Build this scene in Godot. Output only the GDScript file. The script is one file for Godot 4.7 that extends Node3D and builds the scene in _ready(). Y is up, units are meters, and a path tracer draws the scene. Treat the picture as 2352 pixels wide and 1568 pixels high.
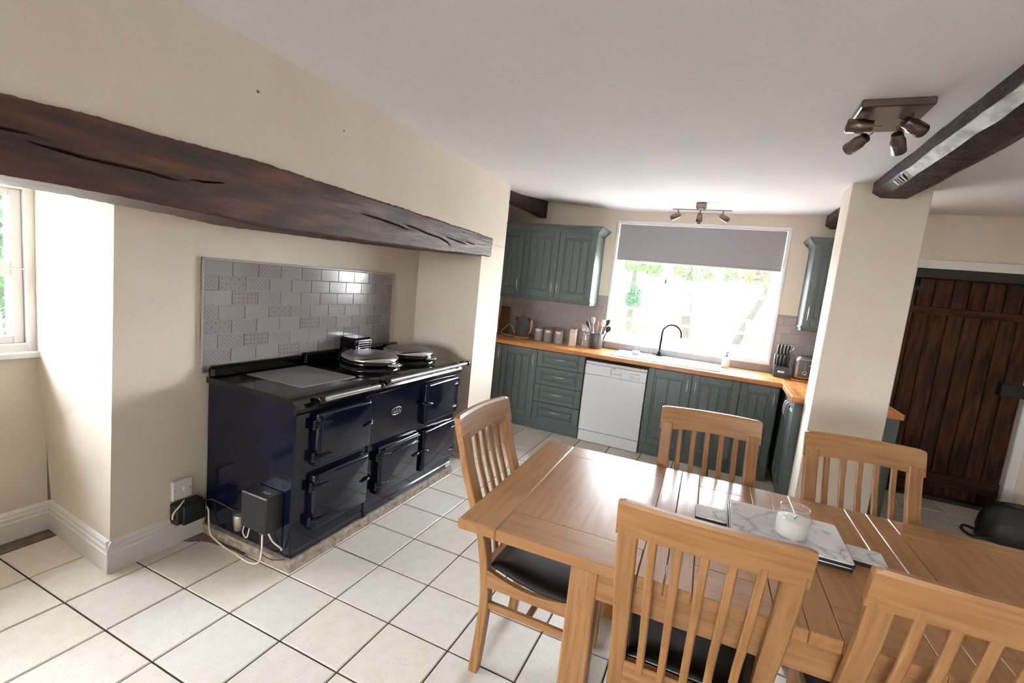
extends Node3D
# Cottage kitchen: navy range cooker in an inglenook, slate-green units round a bright window, oak table and chairs.

# ---------------------------------------------------------------- mesh builder
class MB:
	var st := SurfaceTool.new()
	func _init() -> void:
		st.begin(Mesh.PRIMITIVE_TRIANGLES)
		st.set_smooth_group(-1)
	func flat() -> MB:
		st.set_smooth_group(-1)
		return self
	func smooth(g := 1) -> MB:
		st.set_smooth_group(g)
		return self
	func tri(a: Vector3, b: Vector3, c: Vector3) -> void:   # counter-clockwise seen from outside
		st.add_vertex(a); st.add_vertex(c); st.add_vertex(b)
	func quad(a: Vector3, b: Vector3, c: Vector3, d: Vector3) -> void:
		tri(a, b, c); tri(a, c, d)
	func uvquad(a: Vector3, b: Vector3, c: Vector3, d: Vector3, r := Rect2(0, 0, 1, 1)) -> void:   # a lower left, b lower right, c upper right, d upper left
		var u := [Vector2(r.position.x, r.end.y), r.end, Vector2(r.end.x, r.position.y), r.position]
		var p := [a, b, c, d]
		for i in [0, 2, 1, 0, 3, 2]:
			st.set_uv(u[i]); st.add_vertex(p[i])
	func box(lo: Vector3, hi: Vector3) -> MB:
		var a := Vector3(minf(lo.x, hi.x), minf(lo.y, hi.y), minf(lo.z, hi.z))
		var b := Vector3(maxf(lo.x, hi.x), maxf(lo.y, hi.y), maxf(lo.z, hi.z))
		quad(Vector3(a.x, a.y, b.z), Vector3(b.x, a.y, b.z), Vector3(b.x, b.y, b.z), Vector3(a.x, b.y, b.z))
		quad(Vector3(b.x, a.y, a.z), Vector3(a.x, a.y, a.z), Vector3(a.x, b.y, a.z), Vector3(b.x, b.y, a.z))
		quad(Vector3(b.x, a.y, b.z), Vector3(b.x, a.y, a.z), Vector3(b.x, b.y, a.z), Vector3(b.x, b.y, b.z))
		quad(Vector3(a.x, a.y, a.z), Vector3(a.x, a.y, b.z), Vector3(a.x, b.y, b.z), Vector3(a.x, b.y, a.z))
		quad(Vector3(a.x, b.y, b.z), Vector3(b.x, b.y, b.z), Vector3(b.x, b.y, a.z), Vector3(a.x, b.y, a.z))
		quad(Vector3(a.x, a.y, a.z), Vector3(b.x, a.y, a.z), Vector3(b.x, a.y, b.z), Vector3(a.x, a.y, b.z))
		return self
	func bbox(lo: Vector3, hi: Vector3, e := 0.003) -> MB:   # box with chamfered edges
		var a := Vector3(minf(lo.x, hi.x), minf(lo.y, hi.y), minf(lo.z, hi.z))
		var b := Vector3(maxf(lo.x, hi.x), maxf(lo.y, hi.y), maxf(lo.z, hi.z))
		e = minf(e, minf(b.x - a.x, minf(b.y - a.y, b.z - a.z)) * 0.45)
		hull8([Vector3(a.x, a.y, a.z), Vector3(b.x, a.y, a.z), Vector3(b.x, b.y, a.z), Vector3(a.x, b.y, a.z), Vector3(a.x, a.y, b.z), Vector3(b.x, a.y, b.z), Vector3(b.x, b.y, b.z), Vector3(a.x, b.y, b.z)], e)
		return self
	func hull8(c: Array, e: float) -> MB:
		# c: 8 corners, bits x y z as in bbox order; each face is inset by e, edges and corners closed
		var faces := [[4, 5, 6, 7], [1, 0, 3, 2], [5, 1, 2, 6], [0, 4, 7, 3], [7, 6, 2, 3], [0, 1, 5, 4]]
		var inset := {}
		for f in 6:
			var q: Array = faces[f]
			for k in 4:
				var p: Vector3 = c[q[k]]
				var n1: Vector3 = (c[q[(k + 1) % 4]] - p).normalized()
				var n2: Vector3 = (c[q[(k + 3) % 4]] - p).normalized()
				inset[f * 8 + q[k]] = p + (n1 + n2) * e
		for f in 6:
			var q: Array = faces[f]
			quad(inset[f * 8 + q[0]], inset[f * 8 + q[1]], inset[f * 8 + q[2]], inset[f * 8 + q[3]])
		for f in 6:
			for k in 4:
				var i: int = faces[f][k]
				var j: int = faces[f][(k + 1) % 4]
				for g in range(6):
					if g == f: continue
					var at: int = faces[g].find(j)
					if at >= 0 and faces[g][(at + 1) % 4] == i and g > f:
						quad(inset[f * 8 + j], inset[f * 8 + i], inset[g * 8 + i], inset[g * 8 + j])
		for i in 8:
			var fs := []
			for f in 6:
				if i in faces[f]: fs.append(f)
			var p0: Vector3 = inset[fs[0] * 8 + i]
			var p1: Vector3 = inset[fs[1] * 8 + i]
			var p2: Vector3 = inset[fs[2] * 8 + i]
			var mid: Vector3 = (c[0] + c[6]) * 0.5
			if (p1 - p0).cross(p2 - p0).dot(p0 - mid) > 0: tri(p0, p1, p2)
			else: tri(p0, p2, p1)
		return self
	func prism(poly: PackedVector2Array, o: Vector3, u: Vector3, v: Vector3, w: Vector3) -> MB:
		# polygon in the u,v plane at o, extruded by w
		var area := 0.0
		for i in poly.size():
			var p := poly[i]; var q := poly[(i + 1) % poly.size()]
			area += p.x * q.y - q.x * p.y
		var pts: PackedVector2Array = poly.duplicate()
		var hand := u.cross(v).dot(w) > 0
		if (area > 0) != hand: pts.reverse()
		var n := pts.size()
		var at := func(i: int, t: float) -> Vector3: return o + u * pts[i].x + v * pts[i].y + w * t
		for i in n:
			var j := (i + 1) % n
			quad(at.call(i, 0.0), at.call(j, 0.0), at.call(j, 1.0), at.call(i, 1.0))
		var t := Geometry2D.triangulate_polygon(pts)
		for k in range(0, t.size(), 3):
			var a: Vector3 = at.call(t[k], 1.0); var b: Vector3 = at.call(t[k + 1], 1.0); var c: Vector3 = at.call(t[k + 2], 1.0)
			if (b - a).cross(c - a).dot(w) < 0:
				var s := b; b = c; c = s
			tri(a, b, c)
			tri(a - w, c - w, b - w)
		return self
	func lathe(profile: Array, c: Vector3, segs := 32, axis := Vector3.UP, sm := true) -> MB:
		# profile of Vector2(r, h) from bottom to top outside
		var up := axis.normalized()
		var s := Vector3.RIGHT if absf(up.x) < 0.9 else Vector3.FORWARD
		var u := up.cross(s).normalized()
		var v := up.cross(u).normalized()
		if sm: smooth(3)
		for k in profile.size() - 1:
			var p: Vector2 = profile[k]
			var q: Vector2 = profile[k + 1]
			for i in segs:
				var a0 := TAU * i / segs
				var a1 := TAU * (i + 1) / segs
				var d0 := u * cos(a0) + v * sin(a0)
				var d1 := u * cos(a1) + v * sin(a1)
				var A := c + d0 * p.x + up * p.y; var B := c + d1 * p.x + up * p.y
				var C := c + d1 * q.x + up * q.y; var D := c + d0 * q.x + up * q.y
				if p.x < 1e-6: tri(A, C, D)
				elif q.x < 1e-6: tri(A, B, C)
				else: quad(A, B, C, D)
		flat()
		return self
	func tube(pts: Array, r, segs := 10, caps := true) -> MB:
		# r: float or array of radii
		var n := pts.size()
		var rings := []
		var prev := Vector3.ZERO
		for i in n:
			var t: Vector3 = (pts[mini(i + 1, n - 1)] - pts[maxi(i - 1, 0)]).normalized()
			var u: Vector3
			if prev == Vector3.ZERO:
				u = t.cross(Vector3.UP if absf(t.y) < 0.9 else Vector3.RIGHT).normalized()
			else:
				u = (prev - t * prev.dot(t)).normalized()
			prev = u
			var v := t.cross(u)
			var rr: float = r[i] if r is Array else r
			var ring := []
			for k in segs:
				var a := TAU * k / segs
				ring.append(pts[i] + (u * cos(a) + v * sin(a)) * rr)
			rings.append(ring)
		smooth(5)
		for i in n - 1:
			for k in segs:
				var l := (k + 1) % segs
				quad(rings[i][k], rings[i][l], rings[i + 1][l], rings[i + 1][k])
		flat()
		if caps:
			for k in range(1, segs - 1):
				tri(rings[0][0], rings[0][k + 1], rings[0][k])
				tri(rings[n - 1][0], rings[n - 1][k], rings[n - 1][k + 1])
		return self
	func loft(rings: Array, caps := true, sm := false) -> MB:   # rings of equal size, each counter-clockwise about the travel direction
		if sm: smooth(7)
		for i in rings.size() - 1:
			var n: int = rings[i].size()
			for k in n:
				var l := (k + 1) % n
				quad(rings[i][k], rings[i][l], rings[i + 1][l], rings[i + 1][k])
		flat()
		if caps:
			var a: Array = rings[0]
			var b: Array = rings[rings.size() - 1]
			for k in range(1, a.size() - 1):
				tri(a[0], a[k + 1], a[k]); tri(b[0], b[k], b[k + 1])
		return self
	func mesh() -> ArrayMesh:
		st.generate_normals()
		return st.commit()

# ---------------------------------------------------------------- naming and tags
var used := {}
func numbered(called: String) -> String:
	if not used.has(called):
		used[called] = 0
		return called
	used[called] += 1
	return "%s_%03d" % [called, used[called]]
func tag(o: Node, label: String, category: String, group := "") -> Node:
	if label: o.set_meta("label", label)
	if category: o.set_meta("category", category)
	if group: o.set_meta("group", group)
	return o
func thing(called: String, label: String, category: String, base := Vector3.ZERO, group := "") -> Node3D:
	var o := Node3D.new()
	o.name = numbered(called)
	add_child(o)
	o.position = base
	tag(o, label, category, group)
	return o
func top_of(n: Node) -> Node:
	while n.get_parent() != self and n.get_parent() != null: n = n.get_parent()
	return n
func inst(called: String, m, material: Material) -> MeshInstance3D:
	var o := MeshInstance3D.new()
	o.mesh = m.mesh() if m is MB else m
	o.material_override = material
	o.name = called
	return o
var part_count := {}
func part(called: String, m, material: Material, parent: Node, label := "") -> MeshInstance3D:
	# geometry given in the scene's own coordinates: shift it under its thing
	var o := inst(called, m, material)
	var k := "%d/%s" % [parent.get_instance_id(), called]
	part_count[k] = part_count.get(k, -1) + 1
	if part_count[k]: o.name = "%s_%03d" % [called, part_count[k]]
	parent.add_child(o, true)
	var off := Vector3.ZERO
	var p := parent
	while p != self and p != null:
		if p is Node3D: off += p.position
		p = p.get_parent()
	o.position = -off
	if label: o.set_meta("label", label)
	return o
func local(called: String, m, material: Material, parent: Node, at := Vector3.ZERO, label := "") -> MeshInstance3D:
	var o := part(called, m, material, parent, label)
	o.position = at
	return o
func single(called: String, m, material: Material, label: String, category: String, group := "") -> MeshInstance3D:
	var o := inst(numbered(called), m, material)
	add_child(o)
	tag(o, label, category, group)
	return o
func struct(called: String, m, material: Material, label := "", category := "") -> MeshInstance3D:
	var o := inst(numbered(called), m, material)
	add_child(o)
	o.set_meta("kind", "structure")
	tag(o, label, category)
	return o
func struct_root(called: String, base: Vector3, label: String, category: String) -> Node3D:
	var o := thing(called, label, category, base)
	o.set_meta("kind", "structure")
	return o
func V(x: float, y: float, z: float) -> Vector3: return Vector3(x, y, z)

# ---------------------------------------------------------------- materials
var M := {}
func paint(c: Color, rough := 0.6, metal := 0.0) -> StandardMaterial3D:
	var m := StandardMaterial3D.new()
	m.albedo_color = c
	m.roughness = rough
	m.metallic = metal
	return m
func noise_tex(ramp: Array, freq: float, seed_: int, oct := 4, size := 512, type := FastNoiseLite.TYPE_SIMPLEX_SMOOTH, warp := 0.0) -> NoiseTexture2D:
	var n := FastNoiseLite.new()
	n.seed = seed_; n.frequency = freq; n.noise_type = type
	n.fractal_octaves = oct
	if warp > 0.0:
		n.domain_warp_enabled = true
		n.domain_warp_amplitude = warp
		n.domain_warp_frequency = freq * 0.7
	var g := Gradient.new()
	var off := PackedFloat32Array(); var col := PackedColorArray()
	for r in ramp:
		off.append(r[0]); col.append(r[1])
	g.offsets = off; g.colors = col
	var t := NoiseTexture2D.new()
	t.width = size; t.height = size; t.seamless = true; t.noise = n; t.color_ramp = g
	return t
func bump_tex(freq: float, seed_: int, strength: float, oct := 4, size := 512) -> NoiseTexture2D:
	var n := FastNoiseLite.new()
	n.seed = seed_; n.frequency = freq; n.fractal_octaves = oct
	var t := NoiseTexture2D.new()
	t.width = size; t.height = size; t.seamless = true; t.noise = n
	t.as_normal_map = true; t.bump_strength = strength
	return t
func textured(tex: Texture2D, scale: Vector3, rough: float, bump: Texture2D = null, bump_scale := 0.3, world := false) -> StandardMaterial3D:
	var m := StandardMaterial3D.new()
	m.albedo_texture = tex
	m.roughness = rough
	m.uv1_triplanar = true
	m.uv1_world_triplanar = world
	m.uv1_scale = scale
	if bump:
		m.normal_enabled = true
		m.normal_texture = bump
		m.normal_scale = bump_scale
	return m
func hexc(s: String) -> Color: return Color.html(s)

func make_materials() -> void:
	M.wall = textured(noise_tex([[0.0, hexc("dacebd")], [0.5, hexc("ded3c3")], [1.0, hexc("e1d7c8")]], 0.006, 3, 4), V(0.5, 0.5, 0.5), 0.9, bump_tex(0.03, 5, 2.0), 0.12, true)
	M.ceiling = textured(noise_tex([[0.0, hexc("f0eff0")], [1.0, hexc("f5f4f5")]], 0.006, 4, 3), V(0.4, 0.4, 0.4), 0.92, bump_tex(0.012, 6, 2.0), 0.15, true)
	M.white = paint(hexc("efefee"), 0.35)
	M.trim = paint(hexc("e6e3df"), 0.4)
	var oak := [[0.0, hexc("7c5530")], [0.35, hexc("8f653b")], [0.55, hexc("986e44")], [0.8, hexc("9f764c")], [1.0, hexc("926a40")]]
	var oak_t := noise_tex(oak, 0.012, 11, 6, 1024, FastNoiseLite.TYPE_SIMPLEX_SMOOTH, 8.0)
	var oak_b := bump_tex(0.03, 12, 3.0, 4)
	M.oak_x = textured(oak_t, V(0.22, 3.2, 3.2), 0.36, oak_b, 0.10)
	M.oak_y = textured(oak_t, V(3.2, 0.22, 3.2), 0.38, oak_b, 0.10)
	M.oak_z = textured(oak_t, V(3.2, 3.2, 0.22), 0.36, oak_b, 0.10)
	var top := [[0.0, hexc("8d633a")], [0.4, hexc("966b42")], [0.7, hexc("9d7248")], [1.0, hexc("946a41")]]
	var top_t := noise_tex(top, 0.012, 14, 5, 1024, FastNoiseLite.TYPE_SIMPLEX_SMOOTH, 8.0)
	M.top_x = textured(top_t, V(0.18, 2.2, 2.2), 0.27, oak_b, 0.05)
	M.top_z = textured(top_t, V(2.2, 2.2, 0.18), 0.27, oak_b, 0.05)
	var dark := [[0.0, hexc("1c0e08")], [0.35, hexc("2f190e")], [0.6, hexc("402214")], [0.85, hexc("542f1b")], [1.0, hexc("4a2a1a")]]
	var dark_t := noise_tex(dark, 0.008, 21, 5, 1024, FastNoiseLite.TYPE_SIMPLEX_SMOOTH, 20.0)
	M.beam = textured(dark_t, V(1.2, 1.6, 0.3), 0.6, bump_tex(0.03, 22, 4.0, 5), 0.28)
	M.beam_dark = textured(noise_tex([[0.0, hexc("150e0a")], [0.5, hexc("2b1d16")], [1.0, hexc("3d2a21")]], 0.01, 23, 5, 512), V(2.0, 2.0, 0.5), 0.5, bump_tex(0.02, 22, 6.0, 5), 0.6)
	M.lime = textured(noise_tex([[0.0, hexc("4a4038")], [0.3, hexc("8f8a82")], [0.5, hexc("c9c7c0")], [1.0, hexc("d9d8d2")]], 0.012, 24, 5, 512), V(2.0, 2.0, 0.8), 0.6, bump_tex(0.03, 25, 5.0, 4), 0.5)
	var door := [[0.0, hexc("150b05")], [0.4, hexc("2e1a0b")], [0.7, hexc("3f2510")], [1.0, hexc("503116")]]
	M.plank = textured(noise_tex(door, 0.012, 31, 5, 512, FastNoiseLite.TYPE_SIMPLEX_SMOOTH, 16.0), V(3.0, 0.4, 3.0), 0.55, bump_tex(0.03, 32, 4.0), 0.3)
	M.plank_x = textured(noise_tex(door, 0.012, 33, 5, 512, FastNoiseLite.TYPE_SIMPLEX_SMOOTH, 16.0), V(0.4, 3.0, 3.0), 0.55, bump_tex(0.03, 32, 4.0), 0.3)
	M.plank.metallic_specular = 0.25
	M.plank_x.metallic_specular = 0.25
	M.beam_dark.metallic_specular = 0.3
	M.dark_plank = paint(hexc("1c110b"), 0.6)
	M.iron = paint(hexc("100f0f"), 0.55, 0.2)
	M.concrete = textured(noise_tex([[0.0, hexc("6f6255")], [0.45, hexc("988a7a")], [0.75, hexc("ab9e8f")], [1.0, hexc("7d6f62")]], 0.02, 41, 5), V(1.6, 1.6, 1.6), 0.9, bump_tex(0.05, 42, 5.0, 5), 0.6)
	M.grout = textured(noise_tex([[0.0, hexc("2b2420")], [1.0, hexc("453b34")]], 0.03, 43, 4), V(2, 2, 2), 0.95)
	M.cement = textured(noise_tex([[0.0, hexc("4d4036")], [0.5, hexc("6b5c4e")], [1.0, hexc("7f7062")]], 0.02, 44, 5), V(2, 2, 2), 0.95, bump_tex(0.06, 45, 6.0, 5), 0.6)
	M.green = textured(noise_tex([[0.0, hexc("4f5a57")], [1.0, hexc("556160")]], 0.02, 51, 3, 256), V(3, 3, 3), 0.42)
	M.chrome = paint(hexc("d8d8da"), 0.16, 1.0)
	M.nickel = paint(hexc("c9c3bb"), 0.3, 1.0)
	M.steel = paint(hexc("a8a6a4"), 0.38, 1.0)
	M.bronze = paint(hexc("6e625b"), 0.32, 1.0)
	M.black_gloss = paint(hexc("060608"), 0.1)
	M.navy = paint(hexc("080b1c"), 0.09)
	M.navy.metallic_specular = 0.4
	M.dark_chrome = paint(hexc("34363c"), 0.14, 1.0)
	M.pot = paint(hexc("5a5b5e"), 0.4, 0.5)
	M.black = paint(hexc("0d0d0e"), 0.4)
	M.black_matt = paint(hexc("161617"), 0.7)
	M.leather = paint(hexc("0f0a09"), 0.28)
	M.leather.normal_enabled = true
	M.leather.normal_texture = bump_tex(0.08, 61, 2.0)
	M.leather.normal_scale = 0.15
	M.leather.uv1_triplanar = true
	M.leather.uv1_scale = V(4, 4, 4)
	M.white_gloss = paint(hexc("eeeff0"), 0.18)
	M.appliance = paint(hexc("e3e5e9"), 0.3)
	M.appliance_dark = paint(hexc("b9bbbf"), 0.35)
	M.ceramic = paint(hexc("f3f3f2"), 0.1)
	M.plastic_white = paint(hexc("dedad6"), 0.4)
	M.blind = textured(noise_tex([[0.0, hexc("959395")], [1.0, hexc("9d9b9d")]], 0.05, 71, 3, 256), V(4, 4, 4), 0.9)
	M.blind.backlight = hexc("1c1c1c")
	M.grey_can = paint(hexc("8c8883"), 0.42)
	M.slate = paint(hexc("3d4147"), 0.55)
	M.copper_wood = paint(hexc("b07a43"), 0.45)
	M.dark_wood = paint(hexc("5b3a22"), 0.5)
	M.card = paint(hexc("d9cabd"), 0.6)
	M.wax = paint(hexc("f3f0e8"), 0.45)
	M.glass = paint(Color(0.97, 0.97, 0.97, 0.06), 0.02)
	M.glass.transparency = BaseMaterial3D.TRANSPARENCY_ALPHA
	M.pane = paint(Color(0.96, 0.98, 0.98, 0.05), 0.0)
	M.pane.transparency = BaseMaterial3D.TRANSPARENCY_ALPHA
	M.cable = paint(hexc("e3d9c4"), 0.5)
	M.wire_brown = paint(hexc("5a3526"), 0.5)
	M.foil = paint(hexc("a9a39a"), 0.35, 0.8)
	M.box_dark = paint(hexc("191b1b"), 0.38)
	M.box_brown = paint(hexc("211d18"), 0.5)
	M.marble = textured(noise_tex([[0.0, hexc("d5d1d0")], [0.40, hexc("e6e3e2")], [0.475, hexc("d2cece")], [0.495, hexc("aaa6a9")], [0.515, hexc("d8d4d4")], [0.62, hexc("ebe8e7")], [1.0, hexc("f0edec")]], 0.0035, 82, 3, 512, FastNoiseLite.TYPE_SIMPLEX_SMOOTH, 40.0), V(2.6, 2.6, 2.6), 0.16)
	M.bag = textured(noise_tex([[0.0, hexc("0e0a09")], [1.0, hexc("241a18")]], 0.02, 83, 4, 256), V(3, 3, 3), 0.5, bump_tex(0.04, 84, 4.0), 0.4)
	M.gravel = textured(noise_tex([[0.0, hexc("cfc9bf")], [1.0, hexc("e4dfd6")]], 0.05, 91, 4, 256), V(0.5, 0.5, 0.5), 0.95, null, 0.0, true)
	M.grass = textured(noise_tex([[0.0, hexc("a8a59c")], [1.0, hexc("c6c4bc")]], 0.05, 92, 4, 256), V(0.5, 0.5, 0.5), 0.95, null, 0.0, true)
	M.bark = paint(hexc("1f1c15"), 0.95)
	M.bark.metallic_specular = 0.0
	M.fence = paint(hexc("2b2823"), 0.95)
	M.fence.metallic_specular = 0.0
	var leaf := [["leaf_a", "1d3510"], ["leaf_b", "253d11"], ["leaf_c", "132c15"], ["leaf_d", "363218"]]
	for l in leaf:
		M[l[0]] = paint(hexc(l[1]), 0.9)
		M[l[0]].metallic_specular = 0.0

# ---------------------------------------------------------------- scene
const CAM := Vector3(2.4044, 1.5196, 1.1174)
var cam: Camera3D
func _ready() -> void:
	# camera, sky, exposure
	cam = Camera3D.new()
	cam.name = "camera"
	cam.position = CAM
	cam.rotation = V(-0.1264, 0.4101, 0.1017)
	cam.fov = 71.63
	cam.near = 0.02
	add_child(cam)
	var env := Environment.new()
	env.background_mode = Environment.BG_SKY
	var sm := ProceduralSkyMaterial.new()
	sm.sky_top_color = hexc("dde7f4")
	sm.sky_horizon_color = hexc("fbfcff")
	sm.sky_curve = 0.3
	sm.ground_bottom_color = hexc("8f8a80")
	sm.ground_horizon_color = hexc("fbfcff")
	sm.sky_energy_multiplier = 1.0
	var sky := Sky.new()
	sky.sky_material = sm
	env.sky = sky
	env.background_energy_multiplier = 66.0
	env.ambient_light_source = Environment.AMBIENT_SOURCE_DISABLED
	env.tonemap_mode = Environment.TONE_MAPPER_LINEAR
	env.tonemap_exposure = 1.2
	env.sdfgi_enabled = true
	env.ssao_enabled = true
	env.ssil_enabled = true
	var we := WorldEnvironment.new()
	we.name = "world_environment"
	we.environment = env
	add_child(we)

	make_materials()
	build_floor()
	build_walls()
	build_ceiling()
	build_skirting()
	build_window_back()
	build_window_alcove()
	build_door()
	build_garden()
	build_beams()
	build_nails()
	build_splashback()
	build_cooker()
	build_cooker_wiring()
	build_units()
	build_wall_tiles()
	build_sink()
	build_worktop_things()
	build_lights()
	build_table()
	build_chairs()
	build_table_things()
	build_bag()

# ---------------------------------------------------------------- floor
const TS := 0.3015
const OX := -0.2303
const OZ := 0.1582
func in_frame(p: Vector3) -> bool:
	var q := cam.transform.affine_inverse() * p
	if q.z > -0.05: return false
	var u := 1176.0 + 1086.4 * q.x / -q.z
	var v := 784.0 - 1086.4 * q.y / -q.z
	return u > -10 and u < 2362 and v > -10 and v < 1578
func tile_mesh(w: float, d: float) -> MB:
	var m := MB.new()
	var e := 0.0035
	var a := [V(0, -0.012, 0), V(w, -0.012, 0), V(w, -0.012, d), V(0, -0.012, d)]
	var b := [V(0, -e, 0), V(w, -e, 0), V(w, -e, d), V(0, -e, d)]
	var c := [V(e, 0, e), V(w - e, 0, e), V(w - e, 0, d - e), V(e, 0, d - e)]
	for i in 4:
		var j := (i + 1) % 4
		m.quad(a[j], a[i], b[i], b[j])
		m.quad(b[j], b[i], c[i], c[j])
	m.quad(c[0], c[3], c[2], c[1])
	return m
func build_floor() -> void:
	var f := struct_root("floor", V(2.5, 0, -1), "cream square ceramic tiles with dark grout joints", "floor")
	part("screed", MB.new().box(V(-1.0, -0.2, -4.4), V(5.9, -0.0065, 6.7)), M.grout, f)
	# bare cement along the alcove and beside the cooker plinth
	part("cement_strip", MB.new().box(V(-0.64, -0.01, -0.09), V(-0.537, -0.0035, 1.5)), M.cement, f)
	part("cement_strip", xz_prism([[-0.01, -0.46], [0.37, -0.46], [0.35, -0.447], [0.29, -0.437], [0.23, -0.436], [0.17, -0.424], [0.12, -0.42], [0.07, -0.40], [0.04, -0.37], [-0.01, -0.35]], -0.004, 0.003), M.cement, f)
	var mats := []
	var spots := Image.create(512, 512, false, Image.FORMAT_RGB8)
	var rng := RandomNumberGenerator.new()
	rng.seed = 7
	var na := FastNoiseLite.new(); na.seed = 2; na.frequency = 0.012; na.fractal_octaves = 4
	var nb := FastNoiseLite.new(); nb.seed = 9; nb.frequency = 0.09; nb.fractal_octaves = 3
	var soft := na.get_seamless_image(512, 512)
	var fine := nb.get_seamless_image(512, 512)
	for y in 512:
		for x in 512:
			var g := soft.get_pixel(x, y).r
			var h := fine.get_pixel(x, y).r
			var c := Color(0.815, 0.785, 0.735).lerp(Color(0.87, 0.845, 0.80), clampf(g * 0.7 + h * 0.4, 0, 1))
			if h > 0.80: c = c.lerp(Color(0.60, 0.55, 0.48), 0.45)
			if h < 0.16: c = c.lerp(Color(0.93, 0.92, 0.88), 0.6)
			spots.set_pixel(x, y, c)
	for k in 260:   # dark pits in the glaze
		var px := rng.randi_range(2, 508); var py := rng.randi_range(2, 508)
		var w := rng.randi_range(1, 3)
		spots.fill_rect(Rect2i(px, py, w, rng.randi_range(1, 2)), Color(0.52, 0.47, 0.41).lerp(Color(0.72, 0.68, 0.62), rng.randf()))
	var tex := ImageTexture.create_from_image(spots)
	for t in [Color(1, 1, 1), Color(0.99, 0.985, 0.98), Color(1.0, 0.995, 0.985)]:
		var m := textured(tex, V(1.9, 1.9, 1.9), 0.34, bump_tex(0.02, 46, 3.0, 4), 0.10, true)
		m.albedo_color = t
		mats.append(m)
	var cache := {}
	var seen := 0
	var rest := MB.new()
	var far := []
	for k in range(-2, 21):
		for j in range(-22, 15):
			var x0 := OX + k * TS + 0.0035; var x1 := OX + (k + 1) * TS - 0.0035
			var z1 := OZ - j * TS - 0.0035; var z0 := OZ - (j + 1) * TS + 0.0035
			z0 = maxf(z0, -4.1)
			x1 = minf(x1, 5.6)
			if z1 - z0 < 0.03 or x1 - x0 < 0.03 or x0 < -0.54: continue
			if x1 < 0.02 and z1 < -0.05: continue                      # inside the recess wall
			if x1 < 0.58 and z1 < -2.28 and z0 > -2.70: continue        # inside the chimney pier
			if x1 < 0.66 and z1 < -0.46 and z0 > -1.97: continue        # under the cooker plinth
			var vis := false
			for c in [V(x0, 0, z0), V(x1, 0, z0), V(x0, 0, z1), V(x1, 0, z1)]:
				if in_frame(c): vis = true
			if vis and (z1 > -3.52 or x0 > 3.2):
				var key := "%.3f/%.3f" % [x1 - x0, z1 - z0]
				if not cache.has(key): cache[key] = tile_mesh(x1 - x0, z1 - z0).mesh()
				var o := inst("tile" if seen == 0 else "tile_%03d" % seen, cache[key], mats[rng.randi_range(0, 2)])
				f.add_child(o, true)
				o.position = V(x0, rng.randf_range(-0.0006, 0.0), z0) - f.position
				seen += 1
			else:
				far.append([x0, x1, z0, z1])
	for t in far: rest.box(V(t[0], -0.012, t[2]), V(t[1], 0, t[3]))
	var out_tiles := part("outlying_tiles", rest, mats[0], f)
	out_tiles.set_meta("kind", "stuff")
	print("tiles ", seen)

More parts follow.
